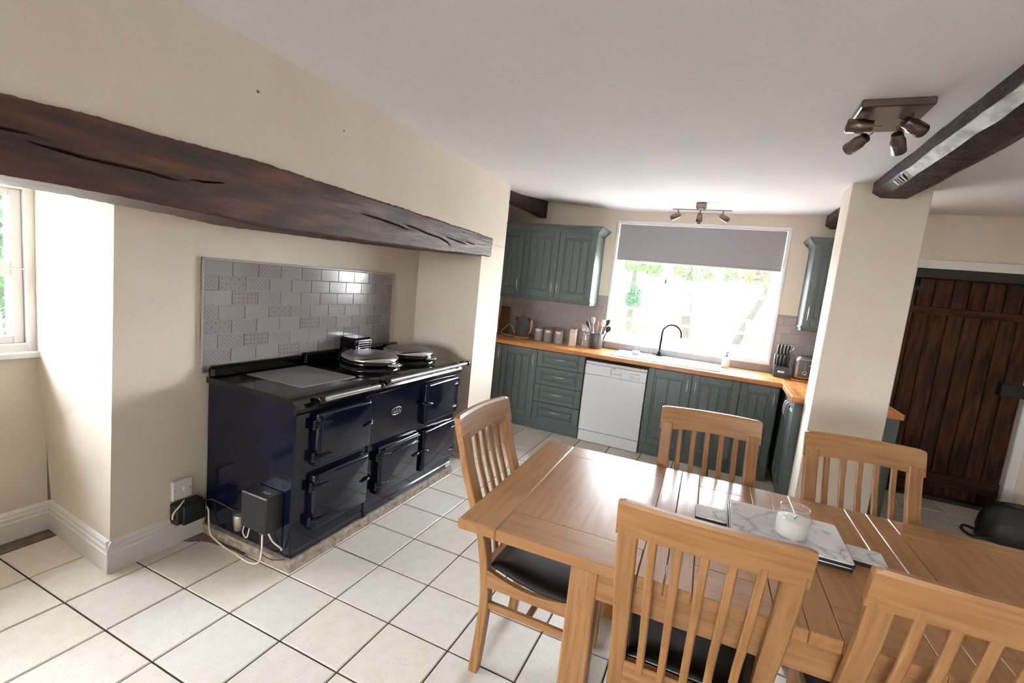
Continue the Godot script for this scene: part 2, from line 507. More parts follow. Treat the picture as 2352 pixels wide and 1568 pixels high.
# ---------------------------------------------------------------- walls, ceiling, skirting
const WX := -0.012      # face of the recess wall
const ZB := -4.05       # face of the window wall
const TOP := 2.7
func xz_prism(pts: Array, y0: float, y1: float) -> MB:
	var p := PackedVector2Array()
	for q in pts: p.append(Vector2(q[0], q[1]))
	return MB.new().prism(p, V(0, y0, 0), V(1, 0, 0), V(0, 0, 1), V(0, y1 - y0, 0))
func build_walls() -> void:
	# the old pier is out of plumb: its two corners lean different ways
	var lean := []
	for q in [[-0.02, -0.040, -0.092], [0.14, -0.042, -0.089], [0.5, -0.048, -0.073], [0.92, -0.055, -0.045], [1.3, -0.061, -0.046], [1.805, -0.068, -0.049]]:
		lean.append([V(WX, q[0], q[1]), V(WX, q[0], -2.284), V(0.585, q[0], -2.284), V(0.585, q[0], -2.70), V(-0.95, q[0], -2.70), V(-0.95, q[0], q[2]), V(-0.645, q[0], q[2])])
	struct("wall_left", MB.new().loft(lean, false), M.wall, "cream painted wall of the recess behind the cooker", "wall")
	struct("wall_breast", MB.new().box(V(-0.95, 1.80, -2.70), V(0.585, TOP, 6.5)), M.wall, "cream painted chimney breast above the oak lintel", "wall")
	var al := MB.new()
	al.box(V(-0.95, -0.02, -0.075), V(-0.645, 0.925, 1.6))
	al.box(V(-0.95, 1.76, -0.075), V(-0.645, 1.80, 1.6))
	al.box(V(-0.95, 0.925, 1.02), V(-0.645, 1.76, 1.6))
	struct("wall_alcove", al, M.wall, "cream painted wall of the alcove under the small window", "wall")
	struct("wall_pier", MB.new().box(V(-0.95, -0.02, 1.6), V(0.585, 1.80, 6.5)), M.wall, "cream painted pier closing the inglenook", "wall")
	struct("wall_kitchen", MB.new().box(V(-0.95, -0.02, -4.35), V(WX, TOP, -2.70)), M.wall, "cream painted side wall of the kitchen bay", "wall")
	var b := MB.new()
	b.box(V(-0.3, -0.02, -4.35), V(1.268, TOP, ZB))
	b.box(V(1.268, -0.02, -4.35), V(2.862, 0.985, ZB))
	b.box(V(1.268, 2.25, -4.35), V(2.862, TOP, ZB))
	b.box(V(2.862, -0.02, -4.35), V(3.80, TOP, ZB))
	b.box(V(3.80, 1.99, -4.35), V(4.73, TOP, ZB))
	b.box(V(4.73, -0.02, -4.35), V(5.9, TOP, ZB))
	struct("wall_back", b, M.wall, "cream painted wall round the wide kitchen window", "wall")
	struct("wall_right", MB.new().box(V(5.6, -0.02, -4.05), V(5.9, TOP, 6.5)), M.wall, "cream painted side wall of the dining end", "wall")
	var fw := MB.new()   # wall behind the camera, holding an added window that lights whatever faces it
	fw.box(V(-0.95, -0.02, 6.5), V(0.8, TOP, 6.8))
	fw.box(V(0.8, -0.02, 6.5), V(2.7, 0.95, 6.8))
	fw.box(V(0.8, 2.15, 6.5), V(2.7, TOP, 6.8))
	fw.box(V(2.7, -0.02, 6.5), V(5.9, TOP, 6.8))
	struct("wall_front", fw, M.wall, "cream painted end wall of the dining end", "wall")
	struct("wall_pillar", MB.new().bbox(V(3.03, 0, -2.81), V(3.44, 2.48, -2.53), 0.006), M.wall, "free-standing square cream painted pillar carrying the ceiling beam", "pillar")
func build_ceiling() -> void:
	var xs := [-0.96, -0.1, 0.425, 0.9, 1.375, 2.02, 3.07, 3.87, 5.7]
	var zs := [-4.2, -4.05, -3.3, -2.7, -1.0, 6.6]
	var back := [2.47, 2.47, 2.455, 2.41, 2.372, 2.382, 2.39, 2.435, 2.43]
	var h := func(i: int, j: int) -> float:
		if j <= 1: return back[i]
		if j == 2: return lerpf(back[i], 2.345, 0.72)
		return [0.0, 0.0, 0.0, 2.343, 2.342, 2.342][j]
	var m := MB.new()
	m.smooth(2)
	for i in xs.size() - 1:
		for j in zs.size() - 1:
			m.quad(V(xs[i], h.call(i, j), zs[j]), V(xs[i + 1], h.call(i + 1, j), zs[j]), V(xs[i + 1], h.call(i + 1, j + 1), zs[j + 1]), V(xs[i], h.call(i, j + 1), zs[j + 1]))
	m.flat()
	m.box(V(-1.0, 2.62, -4.35), V(5.9, 2.75, 6.8))
	struct("ceiling", m, M.ceiling, "smooth white plastered ceiling, slightly uneven", "ceiling")
func skirt(m: MB, a: Vector3, b: Vector3, out: Vector3, h := 0.15) -> void:
	var p := PackedVector2Array([Vector2(0, 0), Vector2(0.02, 0), Vector2(0.02, h * 0.62), Vector2(0.0165, h * 0.66), Vector2(0.0165, h * 0.78), Vector2(0.012, h * 0.82), Vector2(0.0105, h * 0.9), Vector2(0.004, h * 0.97), Vector2(0, h)])
	m.prism(p, a, out, Vector3.UP, b - a)
func build_skirting() -> void:
	var m := MB.new()
	skirt(m, V(WX, 0, -0.468), V(WX, 0, -0.023), V(1, 0, 0))
	struct("baseboard_left", m, M.trim, "white moulded skirting board beside the cooker plinth", "skirting")
	m = MB.new()
	var d := V(-0.645, 0, -0.0895) - V(WX, 0, -0.042)
	skirt(m, V(WX + 0.019, 0, -0.0405), V(-0.645, 0, -0.0895), V(d.z, 0, -d.x).normalized())
	struct("baseboard_return", m, M.trim, "white moulded skirting board on the bright alcove return", "skirting")
	m = MB.new()
	skirt(m, V(-0.645, 0, -0.086), V(-0.645, 0, 1.6), V(1, 0, 0))
	struct("baseboard_alcove", m, M.trim, "white moulded skirting board under the small window", "skirting")
	m = MB.new()
	skirt(m, V(0.0, 0, -2.284), V(0.585, 0, -2.284), V(0, 0, 1), 0.03)
	struct("baseboard_recess", m, M.trim, "low painted edge strip at the foot of the recess return", "skirting")

	m = MB.new()
	skirt(m, V(4.802, 0, ZB), V(5.58, 0, ZB), V(0, 0, 1), 0.12)
	struct("baseboard_back", m, M.trim, "white skirting board between the plank door and the corner", "skirting")
	m = MB.new()
	skirt(m, V(5.6, 0, -4.05), V(5.6, 0, 6.5), V(-1, 0, 0), 0.12)
	struct("baseboard_right", m, M.trim, "white skirting board along the side wall of the dining end", "skirting")

# ---------------------------------------------------------------- windows and door
func build_window_back() -> void:
	var w := struct_root("window_1", V(2.065, 0.985, ZB), "wide white casement window with three lights over the sink", "window")
	# architrave
	var x0 := 1.268; var x1 := 2.862; var y0 := 0.985; var y1 := 2.25
	for r in [[1.248, x0 + 0.004, 0.965, 2.272], [x1 - 0.004, 2.886, 0.965, 2.272]]:
		part("architrave", MB.new().bbox(V(r[0], r[2], ZB - 0.01), V(r[1], r[3], ZB + 0.014), 0.004), M.white_gloss, w)
	for r in [[0.965, y0 + 0.004], [y1 - 0.004, 2.272]]:
		part("architrave", MB.new().bbox(V(1.248, r[0], ZB - 0.01), V(2.886, r[1], ZB + 0.0145), 0.004), M.white_gloss, w)
	# reveal lining and sill board
	var rv := MB.new()
	rv.box(V(x0, y0, -4.35), V(x0 + 0.006, y1, ZB))
	rv.box(V(x1 - 0.006, y0, -4.35), V(x1, y1, ZB))
	rv.box(V(x0, y1 - 0.006, -4.35), V(x1, y1, ZB))
	part("reveal", rv, M.white, w)
	part("sill_board", MB.new().bbox(V(x0, y0, -4.28), V(x1, y0 + 0.018, ZB + 0.006), 0.003), M.white_gloss, w)
	# frame
	var zf := -4.25; var zk := -4.31
	var bars := [[x0 + 0.006, 1.30, y0, y1], [2.81, x1 - 0.006, y0, y1], [1.775, 1.83, y0, y1], [2.295, 2.34, y0, y1]]
	for b in bars: part("frame_post", MB.new().bbox(V(b[0], b[2], zk), V(b[1], b[3], zf), 0.004), M.white_gloss, w)
	part("frame_rail", MB.new().bbox(V(x0, y0, zk - 0.01), V(x1, 1.035, zf + 0.006), 0.004), M.white_gloss, w)
	part("frame_rail", MB.new().bbox(V(x0, 2.2, zk), V(x1, y1, zf + 0.002), 0.004), M.white_gloss, w)
	var lights := [[1.30, 1.775, false], [1.83, 2.295, true], [2.34, 2.81, true]]
	for l in lights:
		var s := MB.new()
		var a: float = l[0]; var b: float = l[1]
		s.bbox(V(a, 1.035, -4.30), V(a + 0.024, 2.2, -4.258), 0.003)
		s.bbox(V(b - 0.024, 1.035, -4.30), V(b, 2.2, -4.258), 0.003)
		s.bbox(V(a + 0.0241, 1.035, -4.299), V(b - 0.0241, 1.066, -4.259), 0.003)
		s.bbox(V(a + 0.0241, 2.17, -4.299), V(b - 0.0241, 2.2, -4.259), 0.003)
		var sash := part("sash", s, M.white_gloss, w)
		if l[2]: part("glazing_bar", MB.new().bbox(V(a, 1.594, -4.296), V(b, 1.618, -4.256), 0.003), M.white_gloss, sash)
		part("pane", MB.new().box(V(a + 0.02, 1.06, -4.284), V(b - 0.02, 2.18, -4.280)), M.pane, sash)
	part("catch", MB.new().tube([V(1.80, 1.70, -4.245), V(1.80, 1.70, -4.235), V(1.80, 1.66, -4.232)], 0.008, 8), M.iron, w, "small dark window catch")
	# roller blind: its own thing
	var bl := thing("roller_blind", "plain grey roller blind pulled part way down the kitchen window", "blind", V(2.065, 1.86, ZB))
	part("roller", MB.new().lathe([Vector2(0, 0), Vector2(0.02, 0), Vector2(0.02, 1.56), Vector2(0, 1.56)], V(1.285, 2.222, -4.085), 16, V(1, 0, 0), true), M.blind, bl)
	part("fabric", MB.new().bbox(V(1.280, 1.868, -4.064), V(2.851, 2.236, -4.062), 0.0005), M.blind, bl)
	part("bottom_bar", MB.new().bbox(V(1.280, 1.862, -4.067), V(2.851, 1.878, -4.059), 0.003), M.blind, bl)

func build_window_alcove() -> void:
	var w := struct_root("window_2", V(-0.645, 0.93, 0.48), "small white sash window in the alcove looking on to a hedge", "window")
	var x := -0.645
	var z0 := -0.07; var z1 := 1.02
	part("sill_board", MB.new().bbox(V(-0.80, 0.915, -0.065), V(-0.612, 0.945, 1.05), 0.004), M.white_gloss, w)
	for b in [[z0, -0.012], [0.972, z1]]:
		part("frame_post", MB.new().bbox(V(-0.74, 0.94, b[0]), V(x + 0.006, 1.76, b[1]), 0.005), M.white_gloss, w)
	part("frame_rail", MB.new().bbox(V(-0.74, 1.71, z0), V(x + 0.007, 1.765, z1), 0.005), M.white_gloss, w)
	part("frame_rail", MB.new().bbox(V(-0.74, 0.94, z0), V(x + 0.002, 0.985, z1), 0.005), M.white_gloss, w)
	for yy in [[0.985, 1.338], [1.340, 1.71]]:
		var s := MB.new()
		for zz in [-0.012, 0.455, 0.93]:
			s.bbox(V(-0.70, yy[0], zz), V(-0.664, yy[1], zz + 0.042), 0.003)
		for zz in [[0.0301, 0.4549], [0.4971, 0.9299]]:
			s.bbox(V(-0.699, yy[0], zz[0]), V(-0.665, yy[0] + 0.035, zz[1]), 0.002)
			s.bbox(V(-0.699, yy[1] - 0.035, zz[0]), V(-0.665, yy[1], zz[1]), 0.002)
		var sash := part("sash", s, M.white_gloss, w)
		for zz in [0.028, 0.495]:
			part("pane", MB.new().box(V(-0.684, yy[0] + 0.03, zz), V(-0.681, yy[1] - 0.03, zz + 0.44)), M.pane, sash)

	# unseen window added behind the camera to brighten surfaces that face it
	var d := struct_root("window_3", V(1.7, 0.95, 6.5), "added unseen white casement window in the end wall of the dining end", "window")
	part("sill_board", MB.new().bbox(V(0.8, 0.95, 6.46), V(2.7, 0.975, 6.7), 0.004), M.white_gloss, d)
	for b in [[0.8, 0.86], [1.42, 1.47], [2.03, 2.08], [2.64, 2.7]]:
		part("frame_post", MB.new().bbox(V(b[0], 0.975, 6.64), V(b[1], 2.15, 6.70), 0.004), M.white_gloss, d)
	for b in [[0.861, 1.419], [1.471, 2.029], [2.081, 2.639]]:
		for q in [[0.975, 1.02], [1.68, 1.71], [2.10, 2.15]]:
			part("frame_rail", MB.new().bbox(V(b[0], q[0], 6.645), V(b[1], q[1], 6.695), 0.004), M.white_gloss, d)
		part("pane", MB.new().box(V(b[0], 1.0, 6.668), V(b[1], 2.12, 6.672)), M.pane, d)

func build_door() -> void:
	var d := struct_root("door_1", V(4.27, 0, ZB), "dark stained ledged plank door with black iron furniture", "door")
	var zd := ZB - 0.05
	part("door_frame", MB.new().bbox(V(3.80, 1.905, ZB - 0.09), V(4.73, 1.99, ZB + 0.0), 0.004), M.dark_plank, d)
	part("door_frame", MB.new().bbox(V(3.80, 0, ZB - 0.09), V(3.845, 1.905, ZB - 0.002), 0.004), M.dark_plank, d)
	var xs := [3.848, 3.915, 4.028, 4.155, 4.265, 4.378, 4.495, 4.605, 4.728]
	for i in xs.size() - 1:
		part("plank", MB.new().bbox(V(xs[i] + 0.0025, 0.035, zd - 0.035), V(xs[i + 1] - 0.0025, 1.903, zd + [0.0, 0.002, -0.002][i % 3]), 0.005), M.plank, d)
	for y in [[1.60, 1.665], [0.12, 0.24]]:
		part("ledge", MB.new().bbox(V(3.85, y[0], zd), V(4.725, y[1], zd + 0.022), 0.004), M.plank_x, d)
	var hinge := MB.new()
	hinge.prism(PackedVector2Array([Vector2(3.80, 1.79), Vector2(3.99, 1.797), Vector2(4.028, 1.812), Vector2(3.99, 1.827), Vector2(3.80, 1.834)]), V(0, 0, zd + 0.002), V(1, 0, 0), V(0, 1, 0), V(0, 0, 0.006))
	part("hinge", hinge, M.iron, d, "black iron strap hinge")
	var lt := MB.new()
	lt.bbox(V(4.565, 0.99, zd + 0.001), V(4.79, 1.095, zd + 0.075), 0.006)
	part("lock_case", lt, M.iron, d, "black iron box lock")
	part("threshold", MB.new().bbox(V(3.80, 0, zd - 0.05), V(4.73, 0.03, ZB + 0.01), 0.004), M.dark_plank, d)
	# backing so that no daylight shows between the planks
	part("back_board", MB.new().box(V(3.80, 0, -4.36), V(4.73, 2.0, -4.33)), M.dark_plank, d)
	struct("trim_1", MB.new().bbox(V(3.76, 1.985, ZB - 0.002), V(4.80, 2.06, ZB + 0.02), 0.004), M.trim, "cream painted trim board over the plank door", "trim")
	struct("trim_2", MB.new().bbox(V(4.728, 0, ZB - 0.002), V(4.80, 1.985, ZB + 0.022), 0.006), M.trim, "cream painted upright trim beside the plank door", "trim")

# ---------------------------------------------------------------- garden
func leaf_cloud(m: MB, c: Vector3, r: Vector3, n: int, size: float, rng: RandomNumberGenerator) -> void:
	for i in n:
		var d := V(rng.randfn(), rng.randfn(), rng.randfn()).normalized() * pow(rng.randf(), 0.45)
		var p := c + V(d.x * r.x, d.y * r.y, d.z * r.z)
		var u := V(rng.randfn(), rng.randfn(), rng.randfn()).normalized()
		var v := u.cross(V(rng.randfn(), rng.randfn(), rng.randfn())).normalized()
		var s := size * rng.randf_range(0.6, 1.3)
		m.quad(p - u * s, p - v * s * 0.55, p + u * s, p + v * s * 0.55)
func tree(label: String, at: Vector3, h: float, lean: float, cr: Vector3, mat: String, n: int, size: float, seed_: int, trunk := 0.16) -> void:
	var rng := RandomNumberGenerator.new(); rng.seed = seed_
	var t := thing("tree", label, "tree", at, "trees beyond the garden fence")
	var pts := [at, at + V(lean * 0.3, h * 0.35, 0.05), at + V(lean * 0.7, h * 0.7, -0.05), at + V(lean, h, 0)]
	part("trunk", MB.new().tube(pts, [trunk, trunk * 0.85, trunk * 0.6, trunk * 0.3], 10), M.bark, t)
	var m := MB.new()
	leaf_cloud(m, at + V(lean, h, 0), cr, n, size, rng)
	leaf_cloud(m, at + V(lean + cr.x * 0.6, h - cr.y * 0.25, 0.2), cr * 0.6, n / 3, size, rng)
	leaf_cloud(m, at + V(lean - cr.x * 0.6, h - cr.y * 0.2, -0.2), cr * 0.6, n / 3, size, rng)
	var f := part("foliage", m, M[mat], t)
	f.set_meta("kind", "stuff")
func shrub(label: String, at: Vector3, r: Vector3, mat: String, n: int, size: float, seed_: int) -> void:
	var rng := RandomNumberGenerator.new(); rng.seed = seed_
	var t := thing("shrub", label, "shrub", at, "shrubs outside the windows")
	var st := MB.new()
	for i in 7:
		var a := TAU * i / 7.0
		st.tube([at, at + V(cos(a) * r.x * 0.3, r.y, sin(a) * r.z * 0.3), at + V(cos(a) * r.x * 0.6, r.y * 1.5, sin(a) * r.z * 0.6)], [0.02, 0.014, 0.006], 6)
	part("stem", st, M.bark, t)
	var m := MB.new()
	leaf_cloud(m, at + V(0, r.y, 0), r, n, size, rng)
	part("foliage", m, M[mat], t).set_meta("kind", "stuff")
func build_garden() -> void:
	struct("ground", MB.new().box(V(-30, -0.4, -60), V(40, -0.15, -4.35)), M.gravel, "pale sunlit gravel yard outside the kitchen window", "ground")
	struct("ground_side", MB.new().box(V(-30, -0.4, -4.35), V(-0.95, -0.15, 30)), M.grass, "pale paving outside the alcove window", "ground")
	struct("ground_front", MB.new().box(V(-0.95, -0.4, 6.8), V(40, -0.15, 30)), M.gravel, "pale gravel drive outside the dining end", "ground")
	# post and rail fence across the yard
	var f := thing("rail_fence", "grey weathered post and rail fence across the yard", "fence", V(2, -0.15, -13))
	var x := -6.0
	while x < 12.0:
		part("post", MB.new().bbox(V(x, -0.15, -13.06), V(x + 0.11, 1.15, -12.94), 0.01), M.fence, f)
		x += 1.8
	for y in [0.35, 0.72, 1.05]:
		part("rail", MB.new().bbox(V(-6, y, -12.94), V(11.9, y + 0.09, -12.90), 0.01), M.fence, f)
	tree("broad leafy tree with a spreading crown over the fence", V(1.3, -0.15, -17), 3.2, -0.2, V(2.6, 0.95, 1.2), "leaf_b", 1500, 0.12, 101, 0.2)
	tree("bushy dark green tree standing behind the fence", V(-4.4, -0.15, -19.5), 3.0, 0.2, V(1.6, 1.0, 1.2), "leaf_c", 900, 0.13, 102)
	tree("slim upright tree in the corner behind the broad tree", V(-1.6, -0.15, -22), 3.6, -0.1, V(2.0, 0.9, 0.9), "leaf_a", 900, 0.13, 103, 0.18)
	tree("leaning tree with a slanted trunk beside the yard", V(2.7, -0.15, -13.6), 2.8, 0.95, V(1.0, 0.65, 0.5), "leaf_d", 500, 0.10, 104, 0.12)
	tree("small conifer-like tree growing at the fence line", V(-0.3, -0.15, -14.2), 1.55, 0.05, V(0.24, 0.42, 0.24), "leaf_c", 500, 0.06, 105, 0.07)
	shrub("flowering shrub with sparse leaves under the kitchen window", V(1.12, -0.15, -6.4), V(0.34, 0.66, 0.3), "leaf_b", 420, 0.035, 111)
	shrub("dry pale shrub beside the flowering shrub", V(1.68, -0.15, -6.7), V(0.18, 0.62, 0.2), "leaf_d", 220, 0.035, 112)
	shrub("tall green hedge plant outside the alcove window", V(-5.2, -0.15, -0.6), V(1.0, 1.2, 1.6), "leaf_c", 2600, 0.08, 113)
	shrub("green hedge plant beyond the alcove window sill", V(-5.4, -0.15, 3.4), V(1.0, 1.1, 1.5), "leaf_a", 2000, 0.08, 114)

# ---------------------------------------------------------------- oak beams
func build_beams() -> void:
	# lintel: a rough hewn oak beam with drying cracks, front face gridded so that cracks are real grooves
	var L := thing("lintel_beam", "long rough dark oak lintel beam with drying cracks over the cooker recess", "beam", V(0.4, 1.66, -0.5))
	var n := FastNoiseLite.new(); n.seed = 5; n.frequency = 1.6; n.fractal_octaves = 4
	var top_k := [[1.7, 1.87], [0.49, 1.876], [0.19, 1.886], [-0.28, 1.897], [-1.12, 1.882], [-2.41, 1.853]]
	var bot_k := [[1.7, 1.665], [0.49, 1.664], [0.23, 1.662], [-0.29, 1.640], [-0.9, 1.648], [-1.6, 1.670], [-2.41, 1.700]]
	var at := func(k: Array, z: float) -> float:
		for i in k.size() - 1:
			if z <= k[i][0] and z >= k[i + 1][0]:
				return lerpf(k[i][1], k[i + 1][1], (z - k[i][0]) / (k[i + 1][0] - k[i][0]))
		return k[0][1] if z > k[0][0] else k[k.size() - 1][1]
	# cracks as polylines (z, y on the face)
	var cracks := []
	for c in [[[0.44, 1.765], [0.30, 1.755], [0.14, 1.757], [0.04, 1.748]], [[0.0, 1.762], [-0.06, 1.768], [-0.12, 1.778]], [[0.62, 1.79], [0.50, 1.784], [0.42, 1.785]],
			[[-0.86, 1.792], [-1.02, 1.785], [-1.18, 1.775], [-1.27, 1.762]], [[-1.24, 1.79], [-1.35, 1.782], [-1.47, 1.768], [-1.62, 1.758], [-1.72, 1.742], [-1.76, 1.72]],
			[[-1.70, 1.775], [-1.84, 1.764], [-1.98, 1.755]], [[-1.98, 1.775], [-2.05, 1.77], [-2.12, 1.768]]]:
		cracks.append(c)
	var dist := func(z: float, y: float) -> float:
		var best := 9.0
		for c in cracks:
			for i in c.size() - 1:
				var p := Vector2(c[i][0], c[i][1] * 1.0); var q := Vector2(c[i + 1][0], c[i + 1][1])
				var r := Geometry2D.get_closest_point_to_segment(Vector2(z, y), p, q)
				var taper := 1.0
				if i == 0: taper = clampf(r.distance_to(p) / 0.08 + 0.25, 0, 1)
				if i == c.size() - 2: taper = minf(taper, clampf(r.distance_to(q) / 0.08 + 0.25, 0, 1))
				best = minf(best, r.distance_to(Vector2(z, y)) / taper)
		return best
	var NZ := 460; var NY := 90
	var z_end := -2.41
	var m := MB.new()
	var rows := []
	for i in NZ + 1:
		var z := lerpf(1.7, z_end, float(i) / NZ)
		var yt: float = at.call(top_k, z) + (n.get_noise_2d(z * 1.2, 7.0) * 0.006 + n.get_noise_2d(z * 14.0, 7.0) * 0.0035)
		var yb: float = at.call(bot_k, z) + (n.get_noise_2d(z * 1.2, 31.0) * 0.006 + n.get_noise_2d(z * 11.0, 31.0) * 0.003)
		var row := []
		for j in NY + 1:
			var t := float(j) / NY
			var y := lerpf(yb, yt, t)
			var x := 0.607 + n.get_noise_2d(z * 0.8, y * 3.0) * 0.006 + n.get_noise_2d(z * 4.0, y * 22.0) * 0.0012
			var edge := minf(t, 1.0 - t)
			x -= 0.010 * pow(clampf(1.0 - edge / 0.06, 0, 1), 2.0)
			var d: float = dist.call(z, y)
			if d < 0.0048: x -= 0.045 * (1.0 - d / 0.0048)
			row.append(V(x, y, z))
		rows.append(row)
	m.smooth(4)
	for i in NZ:
		for j in NY:
			m.quad(rows[i][j], rows[i + 1][j], rows[i + 1][j + 1], rows[i][j + 1])
	m.smooth(6)
	for i in NZ:   # underside and top back to the wall
		var a: Vector3 = rows[i][0]; var b: Vector3 = rows[i + 1][0]
		m.quad(V(0.30, a.y - 0.004, a.z), V(0.30, b.y - 0.004, b.z), b, a)
		var c: Vector3 = rows[i][NY]; var d: Vector3 = rows[i + 1][NY]
		m.quad(c, d, V(0.57, d.y + 0.002, d.z), V(0.57, c.y + 0.002, c.z))
	m.flat()
	for j in NY:
		var a: Vector3 = rows[NZ][j]; var b: Vector3 = rows[NZ][j + 1]
		m.quad(a, V(0.30, a.y, z_end), V(0.30, b.y, z_end), b)
	for i in range(0, NZ, 20):
		var a: Vector3 = rows[i][0]; var b: Vector3 = rows[mini(i + 20, NZ)][0]
		m.quad(V(0.30, b.y, b.z), V(0.30, a.y, a.z), V(0.30, 1.86, a.z), V(0.30, 1.86, b.z))
	part("timber", m, M.beam, L)
	# ceiling beam over the pillar
	var B := thing("ceiling_beam", "dark chamfered ceiling beam with a pale limewashed edge resting on the pillar", "beam", V(3.27, 2.25, -1.5))
	var sec := [Vector2(3.137, 2.47), Vector2(3.137, 2.275), Vector2(3.180, 2.243), Vector2(3.312, 2.246), Vector2(3.405, 2.305), Vector2(3.415, 2.47)]
	var rings := []
	var k := 0
	var ch_a := []; var ch_b := []
	for z in range(0, 161):
		var zz := lerpf(6.5, -4.05, z / 160.0)
		var ring := []
		for i in sec.size():
			var s: Vector2 = sec[i]
			var w := V(s.x + n.get_noise_3d(zz * 1.1, i * 9.0, 3.0) * 0.012, s.y + (n.get_noise_3d(zz * 1.3, i * 9.0, 40.0) * 0.010 if s.y < 2.4 else 0.0), zz)
			ring.append(w)
		if zz < -2.2: for i in ring.size(): ring[i].y += 0.03 * clampf((-zz - 2.2) / 1.6, 0, 1) if sec[i].y < 2.4 else 0.0
		rings.append(ring)
		if zz < 1.2 and zz > -1.98: ch_a.append(ring[1]); ch_b.append(ring[2])
	var bm := MB.new()
	for i in rings.size() - 1:
		for q in sec.size() - 1:
			bm.quad(rings[i][q], rings[i][q + 1], rings[i + 1][q + 1], rings[i + 1][q])
	for q in range(1, sec.size() - 1):
		bm.tri(rings[160][0], rings[160][q], rings[160][q + 1]); bm.tri(rings[0][0], rings[0][q + 1], rings[0][q])
	for i in rings.size() - 1: bm.quad(rings[i][0], rings[i + 1][0], rings[i + 1][5], rings[i][5])
	part("timber", bm, M.beam_dark, B)
	# worn limewash along the chamfer: a thin skin of old paint with a ragged edge
	var lm := MB.new()
	var off := V(-0.0020, -0.0026, 0)
	for i in ch_a.size() - 1:
		var j0 := 0.04 + 0.10 * absf(n.get_noise_1d(i * 2.3)); var j1 := 0.04 + 0.10 * absf(n.get_noise_1d((i + 1) * 2.3))
		var a: Vector3 = ch_a[i].lerp(ch_b[i], j0) + off; var b: Vector3 = ch_a[i].lerp(ch_b[i], 1.0 - j0 * 0.6) + off
		var c: Vector3 = ch_a[i + 1].lerp(ch_b[i + 1], 1.0 - j1 * 0.6) + off; var d: Vector3 = ch_a[i + 1].lerp(ch_b[i + 1], j1) + off
		lm.quad(a, b, c, d)
		lm.quad(a - off, a, d, d - off); lm.quad(b, b - off, c - off, c)
	part("limewash", lm, M.lime, B, "pale worn limewash on the chamfer")
	var fl := MB.new()   # flakes of the same paint beyond the end of the strip
	for s in [[-2.01, -2.035], [-2.05, -2.075], [-2.09, -2.105], [-2.12, -2.15]]:
		fl.prism(PackedVector2Array([Vector2(s[0], 0.1), Vector2(s[0] - 0.012, 0.9), Vector2(s[1], 0.75), Vector2(s[1] + 0.006, 0.2)]), V(3.139, 2.272, 0), V(0, 0, 1), V(0.042, -0.031, 0), V(-0.0016, -0.0021, 0))
	part("paint_flake", fl, M.lime, B)
	# beam end showing between the breast and the window wall
	var s2 := thing("kitchen_beam", "short dark beam end over the green wall cupboards", "beam", V(0.36, 2.28, -3.4))
	var r2 := []
	for i in 25:
		var zz := lerpf(-2.72, -4.06, i / 24.0)
		var e := n.get_noise_1d(zz * 4.0) * 0.006
		r2.append([V(0.36 + e, 2.262 + e, zz), V(0.425 + e, 2.265 + e, zz), V(0.432 - e, 2.55, zz), V(0.36, 2.55, zz)])
	part("timber", MB.new().loft(r2), M.beam_dark, s2)

func build_nails() -> void:
	for q in [[593, 0.585, 2.166, -0.269, "small dark nail head in the chimney breast, beside a chipped patch"], [790, 0.585, 2.166, -0.74, "lone small dark nail head in the chimney breast nearer the window wall"]]:
		var c := V(q[1], q[2], q[3])
		single("wall_nail", MB.new().lathe([Vector2(0, 0), Vector2(0.0035, 0), Vector2(0.003, 0.003), Vector2(0, 0.0035)], c, 10, V(1, 0, 0)), M.iron, q[4], "nail", "nails in the chimney breast")

# ---------------------------------------------------------------- patterned splashback behind the cooker
func motif(kind: int) -> ImageTexture:
	var W := 192; var H := 96
	var im := Image.create(W, H, false, Image.FORMAT_RGB8)
	var base := Color(0.565, 0.543, 0.54)
	var dk := Color(0.40, 0.385, 0.385)
	var lt := Color(0.66, 0.645, 0.64)
	im.fill(base)
	for y in H:
		for x in W:
			var c := base
			var gx := x % 32; var gy := y % 32
			var dx := gx - 16.0; var dy := gy - 16.0
			var r := sqrt(dx * dx + dy * dy)
			match kind:
				1:   # grid of rings
					if r > 4.5 and r < 9.0 or r < 2.0: c = dk
					elif gx < 2 or gy < 2: c = base.lerp(dk, 0.6)
				2:   # rings on a diagonal lattice
					var ex := (x + y) % 32 - 16.0; var ey := (x - y + 960) % 32 - 16.0
					var q := sqrt(ex * ex + ey * ey)
					if q > 4.0 and q < 7.5: c = dk
					elif q < 2.0: c = lt
				3:   # fine diagonal trellis with leaves
					if (x + y) % 24 < 3 or (x - y + 960) % 24 < 3: c = base.lerp(lt, 0.8)
					elif absf(dx) + absf(dy) < 5: c = base.lerp(dk, 0.5)
				4:   # checker of filled rings
					if (x / 32 + y / 32) % 2 == 0:
						if r < 8.5 and r > 3.5: c = dk.lerp(base, 0.1)
					elif maxf(absf(dx), absf(dy)) > 13: c = base.lerp(dk, 0.55)
					elif absf(dx) < 2 or absf(dy) < 2: c = base.lerp(dk, 0.5)
				5:   # scattered pin dots
					var hx := (x + (y / 16) * 8) % 16 - 8.0; var hy := y % 16 - 8.0
					if hx * hx + hy * hy < 5.0: c = base.lerp(dk, 0.6)
			im.set_pixel(x, y, c)
	return ImageTexture.create_from_image(im)
